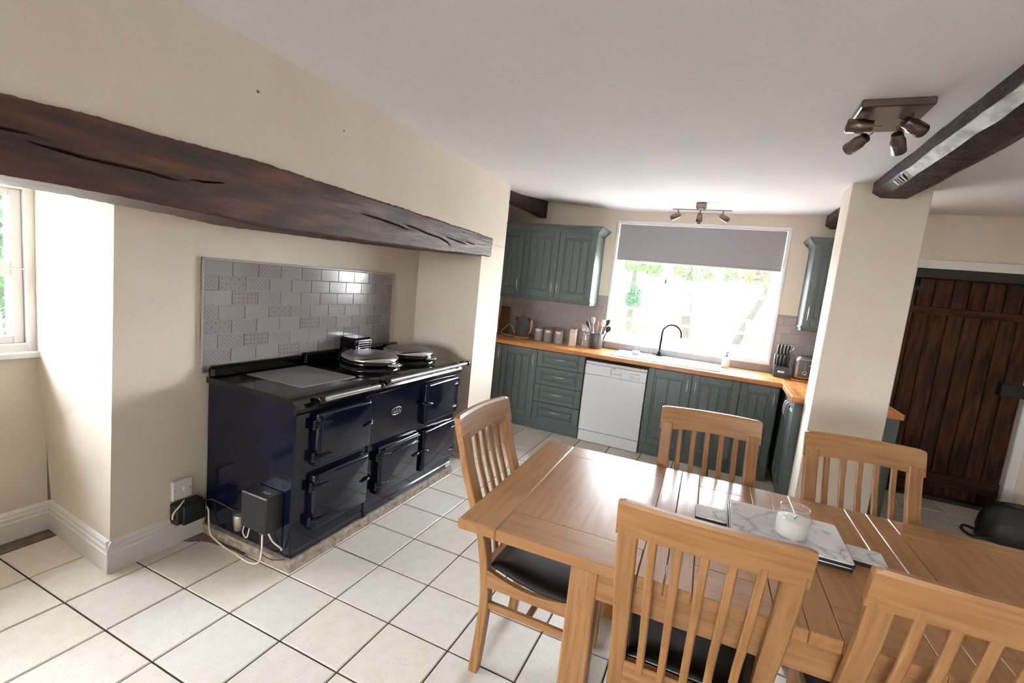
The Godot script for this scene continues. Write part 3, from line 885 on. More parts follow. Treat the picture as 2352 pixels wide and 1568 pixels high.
func brick_tile(w: float, h: float, t: float, u0 := 0.0, u1 := 1.0) -> MB:
	# a glazed tile standing in the x,y plane, front towards +z, cushion edged
	var m := MB.new()
	m.st.set_uv(Vector2.ZERO)
	var e := 0.0014
	var a := [V(0, 0, 0), V(w, 0, 0), V(w, h, 0), V(0, h, 0)]
	var b := [V(0, 0, t - e), V(w, 0, t - e), V(w, h, t - e), V(0, h, t - e)]
	var c := [V(e, e, t), V(w - e, e, t), V(w - e, h - e, t), V(e, h - e, t)]
	for i in 4:
		var j := (i + 1) % 4
		m.quad(a[i], a[j], b[j], b[i]); m.quad(b[i], b[j], c[j], c[i])
	m.uvquad(c[0], c[1], c[2], c[3], Rect2(u0, 0, u1 - u0, 1))
	return m
func build_splashback() -> void:
	var s := thing("tiled_splashback", "grey patterned brick tile panel on the wall above the cooker", "splashback", V(WX, 0.89, -1.19))
	var z0 := -0.436; var z1 := -1.952; var y0 := 0.885; var y1 := 1.484
	part("backing", MB.new().box(V(WX + 0.0002, y0, z1), V(WX + 0.0085, y1, z0)), paint(hexc("a8a29f"), 0.8), s)
	# raised edge trim
	for b in [[y0, y1, z0, z0 - 0.012], [y0, y1, z1 + 0.012, z1], [y1 - 0.012, y1, z0, z1]]:
		part("edge_trim", MB.new().bbox(V(WX + 0.0002, b[0], b[3]), V(WX + 0.016, b[1], b[2]), 0.003), paint(hexc("a5a09d"), 0.3), s)
	var mats := []
	for k in 6:
		var m := StandardMaterial3D.new()
		m.albedo_texture = motif(k)
		m.roughness = 0.12
		mats.append(m)
	# hand-made glaze: a little waviness
	for m in mats:
		m.normal_enabled = true; m.normal_texture = bump_tex(0.008, 77, 2.0, 2, 256); m.normal_scale = 0.12
	var rows := 8; var rh := 0.0775; var tw := 0.152; var g := 0.003
	var rng := RandomNumberGenerator.new(); rng.seed = 4
	var fixed := [[0, 5, 2, 0, 4, 2, 0, 1, 3, 0], [2, 4, 2, 0, 0, 1, 5, 2, 0, 0, 1], [3, 1, 2, 0, 5, 1, 0, 5, 3, 2], [2, 5, 0, 4, 2, 5, 1, 0, 0, 2, 0], [4, 2, 0, 0, 1, 2, 3, 5, 1, 0], [0, 2, 1, 2, 0, 5, 2, 1, 0, 4, 0], [2, 0, 0, 1, 2, 0, 4, 2, 0, 1], [1, 0, 2, 4, 0, 2, 0, 1, 0, 2, 0]]
	var cache := {}
	for r in rows:
		var yt := 1.470 - r * rh
		var yb := yt - rh + g
		if yb < y0: yb = y0 + 0.002
		if yt - yb < 0.02: continue
		var z := z0 - 0.0135
		var k := 0
		var first := tw if r % 2 == 0 else tw * 0.5
		while z > z1 + 0.03:
			var w := first if k == 0 else tw
			w = minf(w, z - (z1 + 0.0135))
			var u0 := 0.0; var u1 := 1.0
			if k == 0 and r % 2 == 1: u0 = 0.5
			elif w < tw - 0.001: u1 = w / tw
			var key := "%.3f/%.3f/%.2f" % [w, yt - yb, u0]
			if not cache.has(key): cache[key] = brick_tile(w - g, yt - yb, 0.009, u0, u1).mesh()
			var row: Array = fixed[r]
			var o := part("tile", cache[key], mats[row[k % row.size()]], s)
			# the tile's own x runs along -z of the room, its front looks to +x
			o.basis = Basis(V(0, 0, -1), V(0, 1, 0), V(1, 0, 0))
			o.position = V(WX + 0.003, yb, z) - s.position
			o.rotation += V(0, rng.randf_range(-0.004, 0.004), 0)
			z -= w
			k += 1

# ---------------------------------------------------------------- range cooker
func pillow(m: MB, y0: float, y1: float, za: float, zb: float, x0: float, t: float, e := 0.022) -> void:
	# cast door: rises from x0 in a rounded cushion, za > zb
	var rings := []
	for s in [[0.0, 0.0], [0.0, 0.35], [0.12, 0.62], [0.35, 0.84], [0.7, 0.97], [1.0, 1.0]]:
		var i: float = s[0] * e
		var x: float = x0 + s[1] * t
		var r := 0.012
		var ring := []
		var ya := y0 + i; var yb := y1 - i; var a := za - i; var b := zb + i
		for q in [[a, ya, PI, 0], [b, ya, 0, 0], [b, yb, 0, 0], [a, yb, 0, 0]]:
			pass
		# rounded rectangle, counter-clockwise seen from +x (z to the left, y up)
		for c in [[a - r, ya + r, 0.0], [b + r, ya + r, 1.0], [b + r, yb - r, 2.0], [a - r, yb - r, 3.0]]:
			for k in 4:
				var ang: float = (c[2] + k / 3.0) * PI / 2.0
				# start pointing at +z,-y corner
				var dz := cos(ang); var dy := -sin(ang)
				ring.append(V(x, c[1] + dy * r, c[0] + dz * r))
		rings.append(ring)
	m.smooth(9)
	for i in rings.size() - 1:
		var n: int = rings[i].size()
		for k in n:
			var l := (k + 1) % n
			m.quad(rings[i][k], rings[i][l], rings[i + 1][l], rings[i + 1][k])
	var last: Array = rings[rings.size() - 1]
	for k in range(1, last.size() - 1): m.tri(last[0], last[k], last[k + 1])
	m.flat()
func build_cooker() -> void:
	single("cooker_plinth", cooker_plinth_mesh(), M.concrete, "low rough concrete plinth under the navy range cooker", "plinth")
	var c := thing("range_cooker", "navy blue enamelled cast iron range cooker with black top and chrome lids", "cooker", V(0.33, 0.057, -1.21))
	var xf := 0.645
	var za := -0.470; var zm := -0.989; var zb := -1.957
	part("warming_body", MB.new().bbox(V(0.01, 0.06, zm + 0.003), V(xf, 0.84, za), 0.008), M.navy, c)
	part("oven_body", MB.new().bbox(V(0.01, 0.06, zb), V(xf, 0.84, zm - 0.003), 0.008), M.navy, c)
	# beads at the joint and the front corner, kick rail
	part("joint_bead", MB.new().tube([V(xf + 0.001, 0.09, zm), V(xf + 0.001, 0.80, zm)], 0.009, 10), M.navy, c)
	part("joint_foot", MB.new().bbox(V(xf - 0.01, 0.055, zm - 0.014), V(xf + 0.016, 0.10, zm + 0.014), 0.006), M.navy, c)
	part("kick_rail", MB.new().bbox(V(0.03, 0.057, zb + 0.004), V(xf + 0.008, 0.098, zm - 0.012), 0.006), M.navy, c)
	part("kick_rail", MB.new().bbox(V(0.03, 0.057, zm + 0.012), V(xf + 0.006, 0.092, za - 0.004), 0.006), M.navy, c)
	# black enamel top plates with rounded nose
	var nose := PackedVector2Array([Vector2(0.006, 0.835), Vector2(0.006, 0.866), Vector2(0.56, 0.866), Vector2(0.60, 0.863), Vector2(0.628, 0.853), Vector2(0.648, 0.838), Vector2(0.657, 0.818), Vector2(0.658, 0.800), Vector2(0.652, 0.790), Vector2(0.640, 0.790), Vector2(0.640, 0.835)])
	for z in [[za + 0.006, -1.052], [-1.056, -2.0]]:
		var tp := MB.new()
		tp.prism(nose, V(0, 0, z[1]), V(1, 0, 0), V(0, 1, 0), V(0, 0, z[0] - z[1]))
		part("top_plate", tp, M.black_gloss, c, "black enamel top plate")
	part("upstand", MB.new().bbox(V(0.006, 0.86, -1.05), V(0.05, 0.925, za + 0.004), 0.014), M.black_gloss, c)
	part("upstand", MB.new().bbox(V(0.006, 0.86, -1.99), V(0.062, 0.940, -1.056), 0.014), M.black_gloss, c)
	part("upstand_clip", MB.new().bbox(V(0.06, 0.895, -1.066), V(0.066, 0.935, -1.058), 0.001), M.chrome, c)
	part("warming_plate", MB.new().bbox(V(0.075, 0.862, -1.035), V(0.49, 0.8695, -0.640), 0.002), paint(hexc("8f8c8c"), 0.42, 0.55), c, "plain grey metal warming plate")
	# flue box with chrome louvre
	var fb := part("flue_box", MB.new().bbox(V(0.006, 0.86, -1.56), V(0.15, 1.022, -1.39), 0.012), M.black_gloss, c)
	var lv := MB.new()
	for q in [[0.935, 0.942, -1.5395, -1.4255], [1.003, 1.010, -1.5395, -1.4255], [0.935, 1.010, -1.425, -1.418], [0.935, 1.010, -1.547, -1.54]]:
		lv.bbox(V(0.149, q[0], q[2]), V(0.156, q[1], q[3]), 0.001)
	for y in [0.953, 0.969, 0.985]: lv.bbox(V(0.149, y, -1.54), V(0.154, y + 0.004, -1.425), 0.001)
	part("louvre", lv, M.chrome, fb, "chrome framed vent louvre")
	# insulated lids
	for z in [-1.355, -1.775]:
		var p := V(0.315, 0.866, z)
		part("hotplate_ring", MB.new().lathe([Vector2(0.205, 0), Vector2(0.203, 0.012), Vector2(0.19, 0.02), Vector2(0.0, 0.02)], p, 48), M.black_gloss, c)
		var lid := part("lid", MB.new().lathe([Vector2(0.0, 0.018), Vector2(0.182, 0.018), Vector2(0.188, 0.024), Vector2(0.188, 0.045), Vector2(0.184, 0.050)], p, 56), M.black_gloss, c)
		part("lid_band", MB.new().lathe([Vector2(0.184, 0.050), Vector2(0.187, 0.053), Vector2(0.185, 0.066), Vector2(0.176, 0.078), Vector2(0.165, 0.083)], p, 56), M.chrome, lid, "polished chrome band")
		part("lid_cover", MB.new().lathe([Vector2(0.166, 0.0825), Vector2(0.15, 0.087), Vector2(0.10, 0.091), Vector2(0.05, 0.0925), Vector2(0.0, 0.093)], p, 56), paint(hexc("77757a"), 0.38, 0.6), lid, "brushed grey lid cover")
		var hn := MB.new()
		hn.bbox(p + V(0.186, 0.030, -0.055), p + V(0.215, 0.042, 0.055), 0.004)
		hn.tube([p + V(0.205, 0.036, -0.05), p + V(0.235, 0.037, -0.035), p + V(0.235, 0.037, 0.035), p + V(0.205, 0.036, 0.05)], 0.008, 10)
		part("lid_handle", hn, M.chrome, lid)
		var hg := MB.new()
		hg.bbox(p + V(-0.265, 0.0, -0.03), p + V(-0.215, 0.05, 0.03), 0.012)
		hg.tube([p + V(-0.24, 0.04, 0), p + V(-0.215, 0.078, 0), p + V(-0.16, 0.082, 0)], [0.020, 0.016, 0.008], 10)
		part("lid_hinge", hg, M.black, lid)
	# chrome towel rails
	for r in [[-0.575, -1.03, 0.853, 0.69], [-1.075, -2.02, 0.866, 0.69]]:
		var rail := part("towel_rail", MB.new().tube([V(r[3], r[2], r[0] - 0.02), V(r[3], r[2], r[1] + 0.015)], 0.0135, 16), M.chrome, c, "polished chrome towel rail")
		for z in [r[0], r[1] + 0.012]:
			var br := MB.new()
			br.lathe([Vector2(0, 0), Vector2(0.017, 0), Vector2(0.019, 0.008), Vector2(0.017, 0.03), Vector2(0, 0.03)], V(r[3], r[2], z - 0.022), 14, V(0, 0, 1))
			br.bbox(V(0.63, r[2] - 0.012, z - 0.018), V(r[3], r[2] + 0.008, z + 0.004), 0.004)
			part("rail_bracket", br, M.black_gloss, rail)
	# doors
	var doors := [[0.505, 0.782, -0.578, -0.972, true], [0.165, 0.466, -0.572, -0.972, true], [0.165, 0.470, -1.066, -1.462, true], [0.497, 0.783, -1.514, -1.932, false], [0.160, 0.455, -1.516, -1.935, false]]
	for i in doors.size():
		var d: Array = doors[i]
		var m := MB.new()
		pillow(m, d[0], d[1], d[2], d[3], xf - 0.002, 0.044)
		var dn := part("oven_door", m, M.navy, c)
		if i == 2:
			var sl := MB.new()
			sl.bbox(V(xf + 0.036, 0.402, -1.445), V(xf + 0.056, 0.409, -1.082), 0.003)
			sl.tube([V(xf + 0.046, 0.452, -1.09), V(xf + 0.046, 0.452, -1.44)], 0.009, 10)
			part("vent_slot", sl, M.navy, dn)
		var hinge_z: float = d[2] + 0.012 if d[4] else d[3] - 0.010
		var latch_z: float = d[3] - 0.008 if d[4] else d[2] + 0.010
		var s := -1.0 if d[4] else 1.0
		for q in [0.20, 0.80]:
			var y := lerpf(d[0], d[1], q)
			var h := MB.new()
			h.tube([V(xf + 0.022, y - 0.024, hinge_z), V(xf + 0.022, y + 0.024, hinge_z)], 0.0105, 10)
			h.tube([V(xf + 0.024, y, hinge_z), V(xf + 0.047, y + 0.002, hinge_z + s * 0.035), V(xf + 0.046, y + 0.003, hinge_z + s * 0.10)], [0.011, 0.010, 0.003], 8)
			part("hinge", h, M.navy, dn)
		var l := MB.new()
		var ym := lerpf(d[0], d[1], 0.52)
		l.tube([V(xf + 0.012, ym, latch_z), V(xf + 0.030, ym, latch_z), V(xf + 0.050, ym - 0.002, latch_z - s * 0.03), V(xf + 0.048, ym - 0.008, latch_z - s * 0.075)], [0.012, 0.011, 0.009, 0.004], 10)
		part("latch", l, M.navy, dn)
	# badge: an oval ring with the maker's letters
	var bo := V(xf + 0.002, 0.650, -1.238)
	var ov := []
	for i in 41:
		var a := TAU * i / 40.0
		var cx := signf(cos(a)) * pow(absf(cos(a)), 0.6) * 0.046; var cy := signf(sin(a)) * pow(absf(sin(a)), 0.75) * 0.022
		ov.append(bo + V(0.001, cy, -cx))
	var badge := part("badge", MB.new().tube(ov, 0.0022, 6, false), M.chrome, c, "oval chrome maker's badge")
	var tm := TextMesh.new()
	var font := SystemFont.new()
	font.font_names = PackedStringArray(["Droid Sans"])
	font.font_weight = 700
	tm.font = font; tm.text = "AGA"; tm.font_size = 32; tm.pixel_size = 0.0011; tm.depth = 0.002
	var lt := part("lettering", tm, M.chrome, badge)
	lt.basis = Basis(V(0, 0, -1), V(0, 1, 0), V(1, 0, 0))
	lt.position = bo + V(0.0015, 0, 0)
	# thermometer plate over the roasting oven
	var tp2 := part("thermometer", MB.new().bbox(V(xf, 0.792, -1.765), V(xf + 0.006, 0.818, -1.675), 0.002), M.plastic_white, c, "small white heat indicator")
	part("dial_mark", MB.new().bbox(V(xf + 0.005, 0.797, -1.710), V(xf + 0.0075, 0.813, -1.690), 0.0005), M.black, tp2)
	part("dial_mark", MB.new().bbox(V(xf + 0.005, 0.797, -1.750), V(xf + 0.0075, 0.811, -1.733), 0.0005), paint(hexc("a8322c"), 0.4), tp2)
	part("rating_plate", MB.new().bbox(V(xf + 0.006, 0.063, -1.945), V(xf + 0.0095, 0.088, -1.885), 0.001), M.plastic_white, c, "small white rating plate")
func cooker_plinth_mesh() -> MB:
	var n := FastNoiseLite.new(); n.seed = 8; n.frequency = 4.0
	var m := MB.new()
	var rings := []
	var N := 60
	for y in [0.0, 0.02, 0.04, 0.056]:
		var ring := []
		var cs := [V(-0.01, y, -0.458), V(0.664, y, -0.458), V(0.664, y, -1.968), V(-0.01, y, -1.968)]
		for q in 4:
			for k in N:
				var p: Vector3 = cs[q].lerp(cs[(q + 1) % 4], float(k) / N)
				var e := n.get_noise_3dv(p * 2.0) * 0.006 - (0.006 if y > 0.05 else 0.0) + (0.004 if y < 0.01 else 0.0)
				var dir := V(1 if p.x > 0.6 else 0, 0, 1 if p.z > -0.47 else (-1 if p.z < -1.96 else 0))
				ring.append(p + dir * e)
		ring.reverse()
		rings.append(ring)
	for i in rings.size() - 1:
		var s: int = rings[i].size()
		for k in s:
			var l := (k + 1) % s
			m.quad(rings[i][k], rings[i + 1][k], rings[i + 1][l], rings[i][l])
	m.quad(V(-0.01, 0.055, -0.455), V(0.66, 0.055, -0.455), V(0.66, 0.055, -1.966), V(-0.01, 0.055, -1.966))
	return m

func bez(pts: Array, n := 24) -> Array:
	var c := Curve3D.new()
	for i in pts.size():
		var t := Vector3.ZERO
		if i > 0 and i < pts.size() - 1: t = (pts[i + 1] - pts[i - 1]) * 0.18
		c.add_point(pts[i], -t, t)
	var out := []
	var L := c.get_baked_length()
	for i in n + 1: out.append(c.sample_baked(L * i / n, true))
	return out
func build_cooker_wiring() -> void:
	var s := thing("wall_socket", "white square wall socket low on the wall beside the cooker", "socket", V(WX, 0.24, -0.35))
	part("face_plate", MB.new().bbox(V(WX, 0.238, -0.400), V(WX + 0.022, 0.342, -0.302), 0.004), M.plastic_white, s)
	part("switch", MB.new().bbox(V(WX + 0.021, 0.285, -0.362), V(WX + 0.027, 0.305, -0.348), 0.002), M.white_gloss, s)
	for z in [-0.315, -0.388]: part("screw", MB.new().lathe([Vector2(0, 0), Vector2(0.004, 0), Vector2(0.003, 0.002), Vector2(0, 0.002)], V(WX + 0.022, 0.292, z), 10, V(1, 0, 0)), M.steel, s)
	var j := thing("junction_box", "dark brown junction box on the wall under the white socket", "box", V(WX, 0.12, -0.37))
	part("back_box", MB.new().bbox(V(WX, 0.118, -0.438), V(0.045, 0.226, -0.300), 0.006), M.box_brown, j)
	part("cover", MB.new().bbox(V(0.043, 0.114, -0.440), V(0.062, 0.218, -0.325), 0.005), M.box_dark, j)
	part("gland", MB.new().lathe([Vector2(0, 0), Vector2(0.010, 0), Vector2(0.010, 0.02), Vector2(0, 0.02)], V(0.03, 0.162, -0.302), 12, V(0, 0, 1)), M.box_brown, j)
	var b := thing("control_box", "black metal control box fixed to the side of the range cooker", "box", V(0.505, 0.21, -0.42))
	part("case", MB.new().bbox(V(0.418, 0.212, -0.470), V(0.592, 0.392, -0.372), 0.005), M.box_dark, b)
	part("gland", MB.new().lathe([Vector2(0, 0), Vector2(0.018, 0), Vector2(0.022, 0.01), Vector2(0.022, 0.02), Vector2(0, 0.02)], V(0.535, 0.193, -0.41), 16), M.steel, b)
	var tm := TextMesh.new()
	var font := SystemFont.new(); font.font_names = PackedStringArray(["Droid Sans"])
	tm.font = font; tm.text = "AGA"; tm.font_size = 32; tm.pixel_size = 0.0008; tm.depth = 0.001
	var lt := part("lettering", tm, paint(hexc("b08a78"), 0.5), b, "faded lettering on the box lid")
	lt.basis = Basis(V(1, 0, 0), V(0, 0, -1), V(0, 1, 0))
	lt.position = V(0.535, 0.3925, -0.42) - b.position
	single("supply_cable", MB.new().tube(bez([V(0.03, 0.238, -0.345), V(0.05, 0.228, -0.315), V(0.045, 0.195, -0.286), V(0.04, 0.165, -0.284), V(0.03, 0.162, -0.297)], 20), 0.0042, 8), M.cable, "short cream cable looping from the white socket to the junction box", "cable")
	single("power_cable", MB.new().tube(bez([V(0.035, 0.175, -0.442), V(0.06, 0.155, -0.452), V(0.075, 0.09, -0.447), V(0.11, 0.032, -0.437), V(0.22, 0.012, -0.425), V(0.33, 0.010, -0.415), V(0.44, 0.008, -0.405), V(0.51, 0.03, -0.405), V(0.525, 0.09, -0.41), V(0.527, 0.192, -0.41)], 50), 0.0045, 8), M.cable, "cream power cable trailing over the plinth to the control box", "cable")
	single("sensor_wire", MB.new().tube(bez([V(0.035, 0.19, -0.440), V(0.07, 0.212, -0.456), V(0.15, 0.208, -0.462), V(0.25, 0.195, -0.462), V(0.29, 0.192, -0.455)], 24), 0.003, 6), M.wire_brown, "thin brown wire running from the junction box to the silver connector", "wire")
	var k := thing("foil_connector", "silver foil wrapped connector beside the control box", "connector", V(0.32, 0.13, -0.45))
	part("wrap", MB.new().lathe([Vector2(0.0, 0.0), Vector2(0.022, 0.0), Vector2(0.026, 0.03), Vector2(0.029, 0.075), Vector2(0.026, 0.082), Vector2(0.0, 0.082)], V(0.315, 0.125, -0.443), 9), M.foil, k)
	part("cap", MB.new().lathe([Vector2(0.026, 0.0), Vector2(0.03, 0.004), Vector2(0.028, 0.016), Vector2(0.0, 0.018)], V(0.315, 0.207, -0.443), 12), M.box_brown, k)
	single("link_wire", MB.new().tube(bez([V(0.345, 0.185, -0.443), V(0.362, 0.17, -0.44), V(0.362, 0.13, -0.43), V(0.40, 0.118, -0.425), V(0.43, 0.215, -0.42)], 20), 0.0035, 6), M.cable, "short cream wire between the silver connector and the control box", "wire")
	single("brown_wire", MB.new().tube(bez([V(0.487, 0.214, -0.415), V(0.490, 0.14, -0.43), V(0.51, 0.075, -0.42), V(0.56, 0.045, -0.44), V(0.63, 0.062, -0.455)], 24), 0.0028, 6), M.wire_brown, "thin brown wire hanging below the control box", "wire")
	single("cut_cable", MB.new().tube(bez([V(0.575, 0.214, -0.40), V(0.585, 0.16, -0.42), V(0.605, 0.112, -0.455), V(0.60, 0.10, -0.458)], 14), 0.0042, 8), M.cable, "short cut end of cream cable under the control box", "cable")

# ---------------------------------------------------------------- fitted units
# panels are built in a door plane: o lower corner, u along the width, n outwards
func panel_door(o: Vector3, u: Vector3, w: float, h: float, n: Vector3, planks: int) -> MB:
	var m := MB.new()
	var up := Vector3.UP
	var bx := func(a0: float, a1: float, b0: float, b1: float, c0: float, c1: float, e: float) -> void:
		var p := []
		for k in [[0, 0, 0], [1, 0, 0], [1, 1, 0], [0, 1, 0], [0, 0, 1], [1, 0, 1], [1, 1, 1], [0, 1, 1]]:
			p.append(o + u * (a1 if k[0] else a0) + up * (b1 if k[1] else b0) + n * (c1 if k[2] else c0))
		if u.cross(up).dot(n) < 0:
			p = [p[1], p[0], p[3], p[2], p[5], p[4], p[7], p[6]]
		m.hull8(p, e)
	var f := minf(0.062, h * 0.24)
	var fx := minf(0.062, w * 0.2)
	bx.call(0.0, w, 0.0, h, 0.0, 0.012, 0.001)                     # back slab
	bx.call(0.0, fx, 0.0, h, 0.010, 0.021, 0.003)                  # stiles and rails
	bx.call(w - fx, w, 0.0, h, 0.010, 0.021, 0.003)
	bx.call(fx + 0.0002, w - fx - 0.0002, 0.0, f, 0.010, 0.021, 0.0025)
	bx.call(fx + 0.0002, w - fx - 0.0002, h - f, h, 0.010, 0.021, 0.0025)
	# raised field, planked with grooves
	var g := 0.011
	var a := fx + g; var b := w - fx - g
	bx.call(a, b, f + g, h - f - g, 0.010, 0.0145, 0.002)
	for i in planks:
		var x0 := lerpf(a + 0.007, b - 0.007, float(i) / planks) + (0.0035 if i else 0.0)
		var x1 := lerpf(a + 0.007, b - 0.007, float(i + 1) / planks) - (0.0035 if i < planks - 1 else 0.0)
		bx.call(x0, x1, f + g + 0.007, h - f - g - 0.007, 0.012, 0.0195, 0.005)
	return m
func bow_handle(c: Vector3, along: Vector3, n: Vector3, half := 0.062) -> MB:
	var pts := []; var rs := []
	for i in 17:
		var t := lerpf(-1.0, 1.0, i / 16.0)
		pts.append(c + along * (t * half) + n * (0.004 + 0.022 * sqrt(maxf(0.0, 1.0 - t * t))))
		rs.append(0.0062 - 0.0028 * absf(t))
	return MB.new().tube(pts, rs, 10)
const ZD := -3.466     # back plane of the base doors
func base_unit(label: String, x0: float, x1: float, fronts: Array) -> Node3D:
	var u := thing("base_cabinet", label, "cabinet", V((x0 + x1) / 2, 0, -3.75), "slate green base cabinets")
	var high := 0.853 if not label.contains("sink") else 0.73
	part("carcass", MB.new().box(V(x0 + 0.001, 0.115, -4.045), V(x1 - 0.001, high, ZD)), M.green, u)
	if high < 0.8:
		for x in [[x0 + 0.001, x0 + 0.019], [x1 - 0.019, x1 - 0.001]]: part("side_panel", MB.new().box(V(x[0], high, -4.045), V(x[1], 0.853, ZD)), M.green, u)
		part("front_rail", MB.new().box(V(x0 + 0.02, 0.76, ZD - 0.018), V(x1 - 0.02, 0.853, ZD - 0.0002)), M.green, u)
	part("plinth", MB.new().box(V(x0 + 0.001, 0.0, -3.60), V(x1 - 0.001, 0.116, -3.478)), M.green, u)
	for f in fronts:
		var dr := part(f.kind, panel_door(V(f.x0 + 0.002, f.y0 + 0.002, ZD), V(1, 0, 0), f.x1 - f.x0 - 0.004, f.y1 - f.y0 - 0.004, V(0, 0, 1), f.planks), M.green, u)
		part("handle", bow_handle(V(f.hx, f.hy, ZD + 0.021), V(1, 0, 0) if f.kind == "drawer" else V(0, 1, 0), V(0, 0, 1)), M.nickel, dr, "bowed satin nickel handle")
	return u
func front(kind: String, x0: float, x1: float, y0: float, y1: float, hx: float, hy: float, planks: int) -> Dictionary:
	return {"kind": kind, "x0": x0, "x1": x1, "y0": y0, "y1": y1, "hx": hx, "hy": hy, "planks": planks}
func build_units() -> void:
	base_unit("slate green base cabinet mostly hidden behind the chimney pier", 0.0, 0.316, [front("door", 0.0, 0.316, 0.118, 0.848, 0.288, 0.745, 2)])
	base_unit("slate green base cabinet with one panelled door below the kettle", 0.316, 0.722, [front("door", 0.316, 0.722, 0.118, 0.848, 0.690, 0.735, 3)])
	var ds := []
	for y in [[0.680, 0.848], [0.494, 0.676], [0.308, 0.490], [0.118, 0.304]]:
		ds.append(front("drawer", 0.722, 1.232, y[0], y[1], 0.977, (y[0] + y[1]) / 2 + 0.012, 1))
	base_unit("slate green base cabinet with a stack of four drawers", 0.722, 1.232, ds)
	base_unit("slate green double door cabinet under the white sink", 1.846, 2.638, [front("door", 1.846, 2.240, 0.118, 0.848, 2.208, 0.735, 2), front("door", 2.240, 2.638, 0.118, 0.848, 2.274, 0.735, 3)])
	base_unit("narrow slate green corner cabinet beside the peninsula", 2.638, 2.944, [front("door", 2.638, 2.938, 0.118, 0.848, 2.905, 0.74, 2)])
	# peninsula, doors facing the sink run
	var p := thing("peninsula_cabinet", "slate green peninsula cabinet standing against the pillar", "cabinet", V(3.28, 0, -3.3))
	part("carcass", MB.new().box(V(2.998, 0.115, -4.045), V(3.595, 0.853, -2.85)), M.green, p)
	part("plinth", MB.new().box(V(3.012, 0, -4.0), V(3.55, 0.116, -2.87)), M.green, p)
	part("end_panel", MB.new().bbox(V(2.976, 0.0, -2.85), V(3.60, 0.853, -2.832), 0.002), M.green, p)
	for d in [[-3.435, -3.145, -3.18], [-3.141, -2.858, -3.0]]:
		var w: float = d[1] - d[0]
		var dr := part("door", panel_door(V(2.998, 0.12, d[0]), V(0, 0, 1), w, 0.726, V(-1, 0, 0), 2), M.green, p)
		part("handle", bow_handle(V(2.977, 0.74, d[2] if d[0] < -3.2 else d[0] + 0.035), V(0, 1, 0), V(-1, 0, 0)), M.nickel, dr, "bowed satin nickel handle")
	# dishwasher
	var dw := thing("dishwasher", "white slimline-fronted dishwasher built in under the worktop", "dishwasher", V(1.54, 0, -3.75))
	part("cabinet", MB.new().box(V(1.242, 0.02, -4.04), V(1.838, 0.815, -3.47)), M.appliance_dark, dw)
	part("top_strip", MB.new().bbox(V(1.242, 0.792, -3.47), V(1.838, 0.820, -3.444), 0.004), M.appliance, dw)
	# control panel with a real recess for the door pull
	var pm := MB.new()
	pm.bbox(V(1.242, 0.690, -3.47), V(1.497, 0.789, -3.443), 0.004)
	pm.bbox(V(1.5972, 0.690, -3.47), V(1.838, 0.789, -3.443), 0.004)
	pm.bbox(V(1.4972, 0.767, -3.4695), V(1.597, 0.789, -3.4432), 0.002)
	pm.bbox(V(1.4972, 0.690, -3.4695), V(1.597, 0.724, -3.4432), 0.002)
	var cp := part("control_panel", pm, M.appliance, dw)
	part("pull", MB.new().bbox(V(1.4972, 0.7242, -3.4695), V(1.597, 0.7668, -3.466), 0.001), M.appliance, cp, "recessed door pull")
	for i in 5: part("button", MB.new().lathe([Vector2(0, 0), Vector2(0.006, 0), Vector2(0.005, 0.003), Vector2(0, 0.003)], V(1.685 + i * 0.020, 0.755, -3.4435), 10, V(0, 0, 1)), M.appliance_dark, cp)
	part("dial", MB.new().lathe([Vector2(0, 0), Vector2(0.02, 0), Vector2(0.018, 0.008), Vector2(0, 0.008)], V(1.70, 0.718, -3.4435), 24, V(0, 0, 1)), M.appliance, cp)
	for i in 2: part("button", MB.new().lathe([Vector2(0, 0), Vector2(0.01, 0), Vector2(0.009, 0.004), Vector2(0, 0.004)], V(1.74 + i * 0.03, 0.716, -3.4435), 14, V(0, 0, 1)), M.white_gloss, cp)
	part("maker_mark", MB.new().bbox(V(1.51, 0.777, -3.4435), V(1.545, 0.783, -3.4425), 0.0005), paint(hexc("77797d"), 0.5), cp)
	part("door", MB.new().bbox(V(1.242, 0.118, -3.47), V(1.838, 0.688, -3.442), 0.005), M.appliance, dw)
	part("kick_plate", MB.new().bbox(V(1.244, 0.004, -3.48), V(1.836, 0.114, -3.448), 0.004), M.appliance, dw)
	# oak worktop in one L-shaped piece
	var wt := thing("worktop", "L-shaped oak block worktop running under the window to the pillar", "worktop", V(1.8, 0.855, -3.73))
	# sink cut-out: the slab is laid as strips round it
	var sl := MB.new()
	var X0 := -0.008
	sl.bbox(V(X0, 0.855, -3.53), V(2.95, 0.895, -3.425), 0.003)
	sl.box(V(X0, 0.855, -4.048), V(1.96, 0.895, -3.528))
	sl.box(V(2.44, 0.855, -4.048), V(2.952, 0.895, -3.528))
	sl.box(V(1.955, 0.855, -4.048), V(2.445, 0.895, -3.96))
	part("slab", sl, stave_material(true), wt)
	part("peninsula_slab", MB.new().bbox(V(2.95, 0.8552, -4.048), V(3.615, 0.8952, -2.815), 0.003), stave_material(false), wt)
	# wall cupboards
	wall_unit("slate green single wall cupboard half hidden by the chimney pier", 0.0, 0.329, [[0.0, 0.329, 0.297]], false, false)
	wall_unit("slate green double wall cupboard with bowed handles beside the window", 0.329, 1.135, [[0.329, 0.731, 0.700], [0.731, 1.133, 0.762]], false, true)
	wall_unit("slate green wall cupboard above the toaster", 3.045, 3.62, [[3.047, 3.333, 3.082], [3.333, 3.618, 3.58]], true, false)
